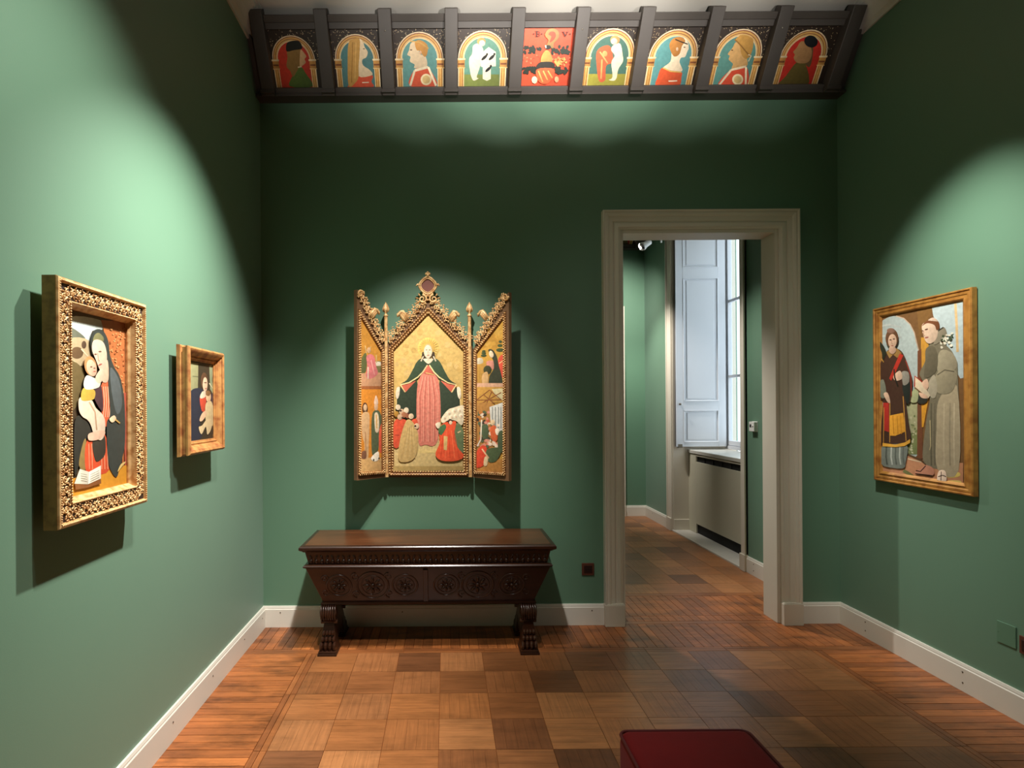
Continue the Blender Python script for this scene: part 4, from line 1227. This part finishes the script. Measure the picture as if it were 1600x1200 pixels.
P.ell(885, 1530, 30, 34, (70, 50, 38)); P.ell(892, 1545, 22, 26, (224, 194, 160)); P.poly([(690, 1560), (750, 1540), (745, 1610), (715, 1620)], (230, 214, 184))
P.poly([(125, 2125), (1080, 2125), (1080, 2200), (125, 2200)], (166, 138, 84), False)
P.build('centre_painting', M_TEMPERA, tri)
# -- wings
def wing(outer, inner, pathpx, outlpx, paint, crp, run, croc, cs):
    o, i = Vector(outer), Vector(inner)
    left = o.x < i.x
    r = (i - o).normalized() if left else (o - i).normalized()
    org = o if left else i
    M = basis((org.x, org.y, TZ), r, (0, 0, 1), r.cross(Vector((0, 0, 1))))
    we = empty('left_wing' if left else 'right_wing')
    we.name = 'hinged_wing'
    we.parent = tri
    we.matrix_local = TREL @ M
    path, outl = L(M, *pathpx), L(M, *outlpx)
    MB().prism(outl, -.04, -.008).build('wing_board', M_OLDWOOD, we)
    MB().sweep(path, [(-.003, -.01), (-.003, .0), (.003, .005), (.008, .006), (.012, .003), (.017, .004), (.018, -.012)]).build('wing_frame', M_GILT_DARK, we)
    m = MB(); offset_rope(m, path, .005, .006, .0052, .0155); offset_rope(m, path, .0145, .004, .0046, .0155, -.7)
    ob = m.build('wing_rope_moulding', M_GILT, we, smooth=True); ob['kind'] = 'stuff'
    m = MB(); (pa, pb) = L(M, *run); scroll_run(m, pa, pb, .066, .002, .038, rng, .005)
    (q,) = L(M, croc); crocket(m, q, cs, 1.25)
    (q,) = L(M, run[0]); m.tube([(t[0], t[1], .004) for t in spiral(q[0], q[1] - .006, .026, 1.3, 0, cs)], [.008 - .004 * k / 22 for k in range(23)], 6, up=(0, 0, 1))
    ob = m.build('wing_carved_gable', M_GILT, we, smooth=True); ob['kind'] = 'stuff'
    lim = (min(q[0] for q in path) - .002, max(q[0] for q in path) + .002, min(q[1] for q in path) - .002, max(q[1] for q in path) + .002)
    P = Painter(M, -.0078, lim, crp)
    paint(P, path)
    P.build('wing_painting', M_TEMPERA, we)
def paint_left(P, path):
    P.raw(path, (192, 134, 56))
    P.poly([(150, 900), (205, 840), (205, 1040), (145, 1080)], (98, 102, 62)); P.poly([(280, 950), (385, 940), (385, 1060), (290, 1060)], (120, 116, 74)); P.poly([(285, 940), (385, 945), (380, 985), (290, 980)], (216, 206, 182))
    P.poly([(130, 1075), (400, 1065), (400, 1240), (130, 1240)], (192, 144, 108), False)
    P.poly([(205, 880), (255, 850), (300, 885), (320, 990), (340, 1070), (300, 1120), (235, 1140), (200, 1100), (215, 980)], (206, 118, 116)); P.line([(260, 920), (300, 1090)], 10, (226, 158, 150)); P.line([(225, 1000), (225, 1140)], 14, (216, 196, 170))
    P.ell(235, 805, 22, 36, (204, 164, 126)); P.line([(190, 750), (205, 840)], 10, (208, 176, 120)); P.line([(260, 760), (240, 800)], 10, (208, 176, 120)); P.line([(320, 860), (325, 950)], 12, (196, 170, 110))
    P.poly([(130, 1225), (400, 1225), (400, 1262), (130, 1262)], (158, 96, 56), False)
    P.poly([(130, 1262), (400, 1262), (400, 2100), (130, 2100)], (204, 130, 48), False)
    P.poly([(130, 2065), (400, 2065), (400, 2260), (130, 2260)], (192, 152, 98), False)
    P.ell(187, 1490, 34, 74, (92, 62, 40)); P.poly([(150, 1560), (232, 1540), (240, 1700), (232, 1900), (225, 2060), (185, 2065), (180, 1900), (155, 1800)], (198, 160, 116)); P.line([(192, 1760), (200, 2050)], 8, (150, 106, 70)); P.ell(190, 1475, 21, 40, (212, 176, 138)); P.poly([(155, 1990), (200, 1990), (200, 2070), (150, 2070)], (120, 82, 60))
    P.poly([(345, 1690), (400, 1660), (400, 1970), (355, 1975)], (206, 88, 62)); P.poly([(280, 1530), (350, 1515), (384, 1620), (352, 1760), (345, 1960), (300, 2015), (268, 2005), (262, 1700)], (82, 92, 66)); P.poly([(298, 1555), (342, 1555), (352, 1740), (308, 1755)], (216, 196, 166)); P.line([(320, 1560), (325, 1720)], 12, (206, 160, 80))
    P.ell(316, 1465, 22, 46, (206, 170, 136)); P.poly([(292, 1430), (316, 1330), (342, 1430)], (226, 194, 168)); P.poly([(258, 2070), (300, 2015), (345, 1995), (345, 2085), (290, 2105)], (228, 218, 198)); P.ell(288, 2090, 9, 12, (40, 34, 30)); P.ell(350, 2070, 8, 10, (40, 34, 30))
def paint_right(P, path):
    P.raw(path, (196, 148, 66))
    P.dots((180, 400, 560, 800), 14, 40, [(204, 158, 76), (188, 138, 60)], rng)
    P.poly([(90, 960), (260, 960), (260, 1200), (90, 1200)], (184, 138, 66), False); P.poly([(95, 910), (170, 895), (185, 955), (95, 965)], (216, 200, 170))
    for (x, y, a, b) in ((390, 705, 20, 16), (385, 750, 30, 18), (385, 802, 46, 22), (195, 815, 22, 12), (195, 838, 28, 14), (195, 866, 34, 16)): P.ell(x, y, a, b, (72, 82, 52))
    P.poly([(365, 910), (435, 865), (440, 1110), (385, 1090)], (206, 82, 62)); P.line([(375, 960), (430, 920)], 12, (226, 170, 120))
    P.poly([(228, 940), (310, 930), (340, 1030), (250, 1010)], (202, 134, 116)); P.ell(240, 1035, 48, 52, (66, 66, 46))
    P.poly([(248, 805), (300, 800), (350, 880), (372, 980), (405, 1100), (415, 1190), (370, 1235), (265, 1235), (262, 1110), (312, 1020), (305, 920)], (60, 62, 48)); P.ell(284, 850, 26, 42, (228, 204, 170), -.3); P.poly([(180, 1090), (240, 1060), (245, 1190), (180, 1190)], (206, 164, 112))
    P.poly([(90, 1190), (440, 1190), (440, 1235), (90, 1235)], (206, 160, 130), False)
    P.poly([(90, 1235), (440, 1235), (440, 1420), (90, 1420)], (190, 142, 70), False); P.poly([(290, 1260), (440, 1250), (440, 1400), (350, 1360)], (196, 182, 140), False)
    for a, b in (((110, 1390), (265, 1270)), ((265, 1270), (405, 1390)), ((110, 1390), (405, 1385)), ((190, 1320), (330, 1440)), ((150, 1440), (400, 1300)), ((230, 1430), (290, 1290))): P.line([a, b], 11, (136, 84, 50))
    P.poly([(90, 1420), (300, 1420), (300, 2100), (90, 2100)], (172, 122, 66), False)
    P.poly([(265, 1470), (410, 1420), (440, 1420), (440, 1900), (280, 1680)], (206, 202, 192), False)
    for x in (300, 335, 370, 400): P.line([(x, 1470), (x, 1720)], 13, (140, 140, 134))
    P.poly([(90, 2080), (440, 2080), (440, 2260), (90, 2260)], (176, 122, 62), False)
    g = [(228, 204, 180), (206, 96, 70), (70, 60, 50), (212, 140, 120), (90, 100, 74), (222, 206, 176), (190, 120, 60)]
    P.dots((120, 260, 1530, 1720), 26, 22, g, rng); P.dots((130, 390, 1680, 1940), 60, 20, g, rng)
    P.poly([(180, 1690), (245, 1680), (250, 1810), (190, 1840)], (82, 96, 70)); P.poly([(275, 1720), (340, 1690), (360, 1850), (300, 1860)], (206, 98, 58)); P.ell(305, 1650, 26, 34, (222, 190, 150)); P.poly([(335, 1730), (375, 1720), (375, 1790), (345, 1790)], (230, 216, 194)); P.poly([(370, 1780), (430, 1760), (430, 1980), (370, 1980)], (72, 84, 60))
    P.line([(175, 1620), (165, 1850), (125, 1930)], 16, (226, 212, 190))
    P.poly([(110, 2010), (180, 1920), (235, 1950), (225, 2080), (190, 2160), (110, 2170)], (216, 76, 52)); P.poly([(235, 1970), (400, 1945), (400, 2010), (340, 2105), (255, 2105)], (74, 88, 60)); P.poly([(210, 2060), (250, 2050), (240, 2150), (200, 2150)], (214, 186, 146)); P.line([(180, 1960), (260, 2070)], 16, (226, 180, 140))
wing((-.557, 3.73, 0), (-.394, 3.90, 0), [(563.7, 738.5), (597.6, 736), (596.6, 549.5), (563.7, 494.5)],
     [(559, 751), (603, 746), (603, 548), (603, 541), (574, 468), (559, 452)], paint_left, crop(545, 440, 7.5), ((563, 458), (600, 534)), (581.5, 487), 1)
wing((.398, 3.73, 0), (.184, 3.90, 0), [(744, 736), (786, 738.8), (786.6, 496.5), (744, 551)],
     [(738, 746), (794, 752), (794, 456), (780, 472), (738, 546)], paint_right, crop(730, 440, 7.5), ((790, 462), (742, 536)), (758, 490), -1)
for y_ in (.14, .57):
    MB().box(-.25, .25, y_ - .02, y_ + .02, -.078, -.05).build('hanging_batten', M_OLDWOOD, tri)

# ================================================================== frieze of painted tablets under the ceiling
def up_dir():
    return Vector((0, -.28, .385)).normalized()
FU = up_dir()
FN = Vector((1, 0, 0)).cross(FU)
MF = basis((0, 3.90, 3.590), (1, 0, 0), FU, FN)
FRL = .476
fz = tag(empty('painted_frieze', M=MF), 'dark beamed frieze leaning out below the ceiling around nine painted tablets', 'frieze')
POST = [-1.16, -.76, -.362, .053, .473, .876, 1.279, 1.708, 2.13, 2.577]
PW = .041
for i, x in enumerate(POST):
    # posts end square at the foot and top
    p = MB().box(x - PW, x + PW, -.004, FRL, -.03, .045).build('post', M_BEAM, fz, bevel=.004)
    MB().box(x - PW - .004, x + PW + .004, 3.835, 3.90, 3.570, 3.592, M=MF.inverted()).build('post_foot', M_BEAM, p, bevel=.002)
    for t in (.035, .36):
        if i in (2, 5, 8):
            MB().ell((x, t, .045), (.005, .005, .003), 8, 4).build('bolt', M_STEEL, p)
for i in range(9):
    a, b = POST[i] + PW, POST[i + 1] - PW
    MB().box(a, b, -.002, .040, -.04, .004).build('lower_rail', M_BEAM, fz, bevel=.003)
    m = MB().box(a, b, .368, .405, -.04, .004)
    m.hexa([(a, .405, -.04), (b, .405, -.04), (b, .405, .014), (a, .405, .014)], [(a, .445, -.04), (b, .445, -.04), (b, .445, .022), (a, .445, .022)])
    m.build('upper_rail', M_BEAM, fz, bevel=.002)
for (a, b, ta, tb) in ((XL + .001, POST[0] - PW, .40, .24), (POST[-1] + PW, XR - .001, .24, .40)):
    MB().prism([(a, -.002), (b, -.002), (b, tb), (a, ta)], -.05, -.02).build('end_board', M_BEAM, fz)
Mfi = MF.inverted()
MB().box(XL + .001, XR - .001, 3.885, YB - .001, 3.574, 3.592, M=Mfi).build('soffit_board', M_BEAM, fz, bevel=.002)
TAB = [(432, 497, crop(380, 0, 6.667)), (527.8, 595, crop(380, 0, 6.667)), (621, 693, crop(600, 0, 6.667)), (715.5, 789.8, crop(600, 0, 6.667)), None,
       (907.5, 984.8, crop(780, 0, 6.667)), (1006, 1079.8, crop(980, 0, 6.667)), (1103.8, 1177, crop(980, 0, 6.667)), (1206, 1276, crop(1180, 0, 6.667))]
def arch_pts(cx, rx, ry, y0, ys, n=18):
    return [(cx + rx, y0)] + [(cx + rx * math.cos(PI * k / n), ys + ry * math.sin(PI * k / n)) for k in range(n + 1)] + [(cx - rx, y0)]
def bust_a(P):   # man in a dark cap, green coat
    P.poly([(490, 900), (510, 800), (570, 710), (610, 700), (650, 760), (725, 900)], (88, 112, 48)); P.poly([(465, 530), (600, 510), (622, 640), (590, 690), (560, 740), (520, 800), (490, 740), (452, 690), (462, 600)], (152, 116, 62)); P.poly([(600, 518), (640, 558), (657, 590), (640, 616), (652, 650), (620, 682), (590, 692), (590, 600)], (216, 172, 124)); P.poly([(453, 455), (500, 428), (580, 428), (617, 490), (600, 512), (530, 522), (453, 535)], (34, 32, 26)); P.line([(570, 700), (610, 695)], 10, (226, 210, 180))
def bust_b(P):   # long fair hair, red dress
    P.poly([(1170, 795), (1345, 785), (1335, 850), (1350, 905), (1090, 905), (1160, 860)], (212, 82, 52)); P.poly([(1200, 412), (1246, 430), (1266, 490), (1297, 540), (1282, 597), (1242, 622), (1250, 680), (1320, 730), (1342, 782), (1200, 792), (1195, 600)], (234, 208, 170)); P.poly([(1098, 450), (1140, 408), (1212, 408), (1212, 560), (1202, 700), (1202, 800), (1170, 860), (1098, 895), (1088, 600)], (202, 152, 78)); P.line([(1140, 440), (1130, 860)], 8, (170, 118, 54)); P.line([(1175, 440), (1165, 820)], 8, (224, 178, 104)); P.line([(1240, 860), (1310, 858)], 10, (238, 220, 190)); P.ell(1258, 508, 10, 5, (90, 60, 44))
def bust_c(P):   # crowned man, facing left
    P.poly([(320, 725), (450, 690), (490, 740), (548, 895), (268, 895)], (206, 86, 56)); P.poly([(280, 450), (340, 438), (375, 560), (430, 580), (445, 690), (320, 710), (318, 672), (270, 640), (276, 592), (243, 570), (262, 520)], (236, 208, 170)); P.poly([(322, 440), (380, 418), (452, 470), (450, 560), (420, 592), (372, 530), (340, 520)], (202, 142, 68)); P.line([(272, 428), (370, 440), (465, 505)], 13, (220, 170, 90)); P.line([(320, 735), (462, 698)], 26, (236, 218, 184)); P.line([(320, 735), (274, 892)], 22, (236, 218, 184)); P.line([(462, 700), (542, 892)], 22, (236, 218, 184)); P.ell(440, 828, 58, 60, (234, 212, 168)); P.ell(440, 828, 40, 42, (206, 176, 118)); P.ell(282, 520, 11, 6, (90, 62, 46)); P.ell(380, 548, 12, 20, (222, 176, 140))
def bust_d(P):   # pale figure with a shield of three birds
    P.poly([(820, 775), (1200, 775), (1200, 905), (820, 905)], (116, 126, 62), False); P.poly([(930, 475), (990, 455), (1035, 520), (1012, 580), (1000, 690), (965, 800), (985, 815), (930, 838), (900, 760), (886, 620), (918, 560)], (238, 224, 194)); P.ell(1014, 432, 44, 40, (214, 150, 84)); P.ell(1022, 450, 32, 32, (238, 220, 190)); P.poly([(1005, 560), (1090, 490), (1165, 540), (1165, 690), (1112, 690), (1112, 822), (1072, 842), (1028, 822), (1030, 700), (1005, 690)], (240, 228, 196), False)
    for x, y in ((1045, 600), (1122, 598), (1085, 722)): P.ell(x, y, 40, 15, (26, 24, 24), -.75); P.ell(x + 28, y - 34, 11, 13, (26, 24, 24))
def bust_f(P):   # putto with a red shield
    P.poly([(900, 770), (1340, 770), (1320, 905), (880, 905)], (150, 142, 56), False); P.poly([(1015, 540), (1090, 478), (1160, 490), (1185, 640), (1112, 690), (1105, 830), (1040, 845), (1015, 690)], (206, 98, 62)); P.line([(1050, 540), (1130, 660)], 14, (226, 170, 104)); P.line([(1070, 620), (1060, 820)], 16, (222, 160, 96)); P.ell(1100, 560, 26, 30, (224, 168, 104)); P.poly([(1190, 470), (1260, 455), (1283, 560), (1288, 640), (1240, 720), (1212, 832), (1140, 832), (1180, 800), (1168, 650), (1202, 580), (1165, 520)], (238, 218, 184)); P.ell(1206, 415, 50, 45, (202, 152, 92)); P.ell(1196, 430, 34, 34, (238, 214, 180))
def bust_g(P):   # woman with bound hair, red dress
    P.poly([(360, 708), (450, 740), (562, 750), (565, 800), (530, 900), (305, 900), (318, 800)], (214, 88, 50)); P.poly([(560, 470), (592, 400), (632, 440), (640, 505), (628, 530), (602, 592), (560, 602), (545, 650), (572, 740), (440, 730), (375, 705), (450, 640), (465, 540), (510, 550)], (240, 218, 186)); P.poly([(438, 470), (480, 400), (560, 386), (604, 425), (570, 480), (545, 560), (500, 590), (465, 560)], (192, 128, 62)); P.line([(500, 410), (560, 435), (630, 460)], 12, (50, 38, 30)); P.line([(372, 706), (450, 742), (562, 752)], 14, (226, 178, 98)); P.line([(430, 845), (520, 842)], 12, (238, 220, 190)); P.ell(596, 492, 11, 6, (96, 66, 50)); P.ell(520, 512, 12, 20, (228, 186, 150))
def bust_h(P):   # laurelled man, facing left
    P.poly([(1080, 725), (1240, 688), (1238, 900), (945, 900)], (212, 78, 52)); P.poly([(1095, 500), (1130, 440), (1180, 470), (1195, 580), (1240, 600), (1244, 690), (1095, 715), (1100, 665), (1058, 622), (1066, 582), (1048, 560)], (218, 170, 108)); P.poly([(1125, 420), (1180, 366), (1270, 378), (1315, 430), (1290, 560), (1240, 615), (1192, 572), (1165, 460)], (196, 146, 72)); P.line([(1120, 410), (1180, 470), (1280, 590)], 14, (150, 104, 48)); P.line([(1260, 570), (1290, 580), (1262, 640)], 10, (222, 206, 170)); P.line([(1082, 728), (1238, 692)], 22, (236, 214, 178)); P.line([(1082, 728), (955, 892)], 22, (236, 214, 178)); P.line([(1236, 700), (1232, 892)], 20, (236, 214, 178)); P.ell(1150, 828, 58, 58, (234, 212, 168)); P.ell(1150, 828, 40, 40, (206, 176, 118)); P.ell(1092, 522, 11, 6, (90, 60, 40))
def bust_i(P):   # man in a dark cap, facing left
    P.poly([(430, 650), (520, 660), (545, 895), (240, 900), (320, 790)], (98, 84, 40)); P.poly([(550, 480), (602, 470), (592, 620), (560, 700), (515, 640)], (104, 78, 48)); P.poly([(480, 430), (560, 460), (590, 560), (545, 650), (440, 655), (400, 605), (412, 570), (395, 540), (430, 500)], (178, 132, 86)); P.ell(580, 432, 72, 62, (26, 26, 30), .3)
BUST = [(bust_a, (208, 62, 42)), (bust_b, (84, 130, 130)), (bust_c, (100, 150, 144)), (bust_d, (100, 146, 126)), None, (bust_f, (74, 112, 98)), (bust_g, (98, 154, 152)), (bust_h, (94, 146, 136)), (bust_i, (202, 50, 38))]
TLAB = ['capped man in green on red', 'long-haired woman on blue', 'crowned man on blue', 'pale figure with a shield of three black birds', 'coat of arms on red with letters', 'putto with a red shield', 'woman with bound hair on blue', 'laurelled man on blue', 'capped man in brown on red']
zt = -.026
for i in range(9):
    a, b = POST[i] + PW, POST[i + 1] - PW
    tb = MB().box(a, b, .030, .372, -.045, zt).build('tablet', M_OLDWOOD, fz)
    tb['label'] = 'tablet painted with a ' + TLAB[i]
    lim = (a, b, .034, .372)
    if TAB[i]:
        x0, x1, cr_ = TAB[i]
        (xa, y_), (xb, _) = on_plane(MF, x0, 133, zt), on_plane(MF, x1, 133, zt)
        cx, hw2 = (xa + xb) / 2, (xb - xa) / 2
        P = Painter(MF, zt, lim, cr_)
        P.raw([(a, .034), (b, .034), (b, .372), (a, .372)], (50, 38, 30))
        z = P.z
        for _ in range(150):
            P.z = z
            x, y = rng.uniform(a, b), rng.uniform(.2, .372)
            rr = rng.uniform(.003, .0065); an = rng.uniform(0, PI)
            P.raw([(x + rr * math.cos(an), y + rr * math.sin(an)), (x + .003 * math.sin(an), y - .003 * math.cos(an)), (x - rr * math.cos(an), y - rr * math.sin(an))], rng.choice([(226, 204, 168), (190, 160, 120)]))
        ys, ye = .200, .034
        for f, c in ((1.0, (238, 212, 172)), (.955, (140, 66, 44)), (.925, (222, 172, 96)), (.86, (150, 74, 46)), (.835, (226, 184, 116)), (.775, (240, 216, 178)), (.745, BUST[i][1])):
            P.raw(arch_pts(cx, hw2 * f, hw2 * f * .97, ye, ys), c)
        BUST[i][0](P)
        # columns and capitals stand in front of the figure's ground
        for s in (-1, 1):
            for f0, f1, c in ((.745, 1.0, (218, 168, 92)), (.80, .825, (150, 88, 48)), (.90, .92, (160, 96, 52)), (.96, 1.0, (240, 216, 176)), (.745, .775, (236, 206, 156))):
                q0, q1 = cx + s * hw2 * f0, cx + s * hw2 * f1
                P.raw([(min(q0, q1), ye), (max(q0, q1), ye), (max(q0, q1), ys - .05), (min(q0, q1), ys - .05)], c)
            for (ya, yb_, e, c) in ((ys - .055, ys - .008, .02, (196, 140, 72)), (ys - .008, ys + .002, .05, (240, 214, 168)), (ys - .055, ys - .049, .04, (230, 190, 124)), (ys - .036, ys - .026, .0, (130, 76, 42))):
                q0, q1 = cx + s * hw2 * (.745 - e), cx + s * hw2 * (1.0 + e)
                P.raw([(min(q0, q1), ya), (max(q0, q1), ya), (max(q0, q1), yb_), (min(q0, q1), yb_)], c)
    else:
        P = Painter(MF, zt, lim, crop(780, 0, 6.667))
        P.raw([(a, .034), (b, .034), (b, .372), (a, .372)], (216, 78, 48))
        P.dots((240, 760, 540, 700), 60, 9, [(230, 130, 90), (200, 60, 36)], rng)
        for cx_, cy_, n_, sx, sy in ((350, 520, 26, 90, 34), (640, 520, 26, 90, 34), (310, 730, 20, 66, 30), (640, 730, 20, 62, 30)):
            for _ in range(n_):
                P.ell(cx_ + rng.uniform(-sx, sx), cy_ + rng.uniform(-sy, sy), 22, 14, (40, 46, 36), rng.uniform(0, 3), 8)
        P.poly([(490, 480), (510, 420), (480, 380), (475, 350), (510, 305), (570, 295), (618, 335), (612, 400), (565, 450), (560, 500)], (152, 118, 68)); P.poly([(520, 440), (540, 380), (510, 360), (530, 330), (570, 330), (588, 370), (560, 420)], (206, 72, 46)); P.ell(505, 490, 32, 22, (40, 38, 32)); P.line([(480, 470), (485, 500)], 14, (230, 214, 184))
        P.poly([(438, 655), (440, 580), (490, 520), (535, 560), (545, 645)], (182, 142, 74)); P.dots((580, 700, 600, 680), 26, 14, [(196, 154, 84), (206, 120, 66)], rng)
        P.poly([(382, 690), (430, 645), (555, 648), (562, 712), (400, 722)], (46, 42, 36)); P.poly([(388, 722), (558, 712), (562, 800), (490, 872), (408, 845)], (216, 92, 54)); 
        for k in range(3): P.line([(405 + 50 * k, 735), (450 + 50 * k, 850 - 20 * k)], 13, (206, 166, 92))
        P.ell(365, 830, 30, 38, (236, 210, 172)); P.ell(595, 825, 22, 32, (226, 150, 110))
        dk = (64, 28, 20)
        P.line([(388, 325), (388, 378)], 13, dk)
        for k in (0, 1):
            P.line([(388, 327 + 25 * k), (408, 327 + 25 * k), (420, 339 + 25 * k), (408, 352 + 25 * k), (388, 352 + 25 * k)], 7, dk)
        P.line([(376, 325), (400, 325)], 5, dk); P.line([(376, 378), (405, 378)], 5, dk); P.ell(358, 352, 7, 7, dk); P.ell(440, 352, 7, 7, dk)
        P.line([(664, 330), (685, 378)], 13, dk); P.line([(708, 330), (685, 378)], 7, dk); P.line([(652, 330), (678, 330)], 5, dk); P.line([(696, 330), (720, 330)], 5, dk); P.ell(735, 352, 7, 7, dk)
    P.build('tablet_painting', M_PAINT, tb)
# the same frieze runs on the far wall of the next room
def copy_tree(o, parent=None):
    c_ = o.copy(); COL.objects.link(c_)
    if parent: c_.parent = parent
    for ch in list(o.children): copy_tree(ch, c_)
    return c_
f2 = copy_tree(fz)
f2.matrix_world = Matrix.Translation((0, YN1 - YB, 0)) @ MF
tag(f2, 'distant dark beamed frieze at the top of the far green wall through the doorway', 'frieze')
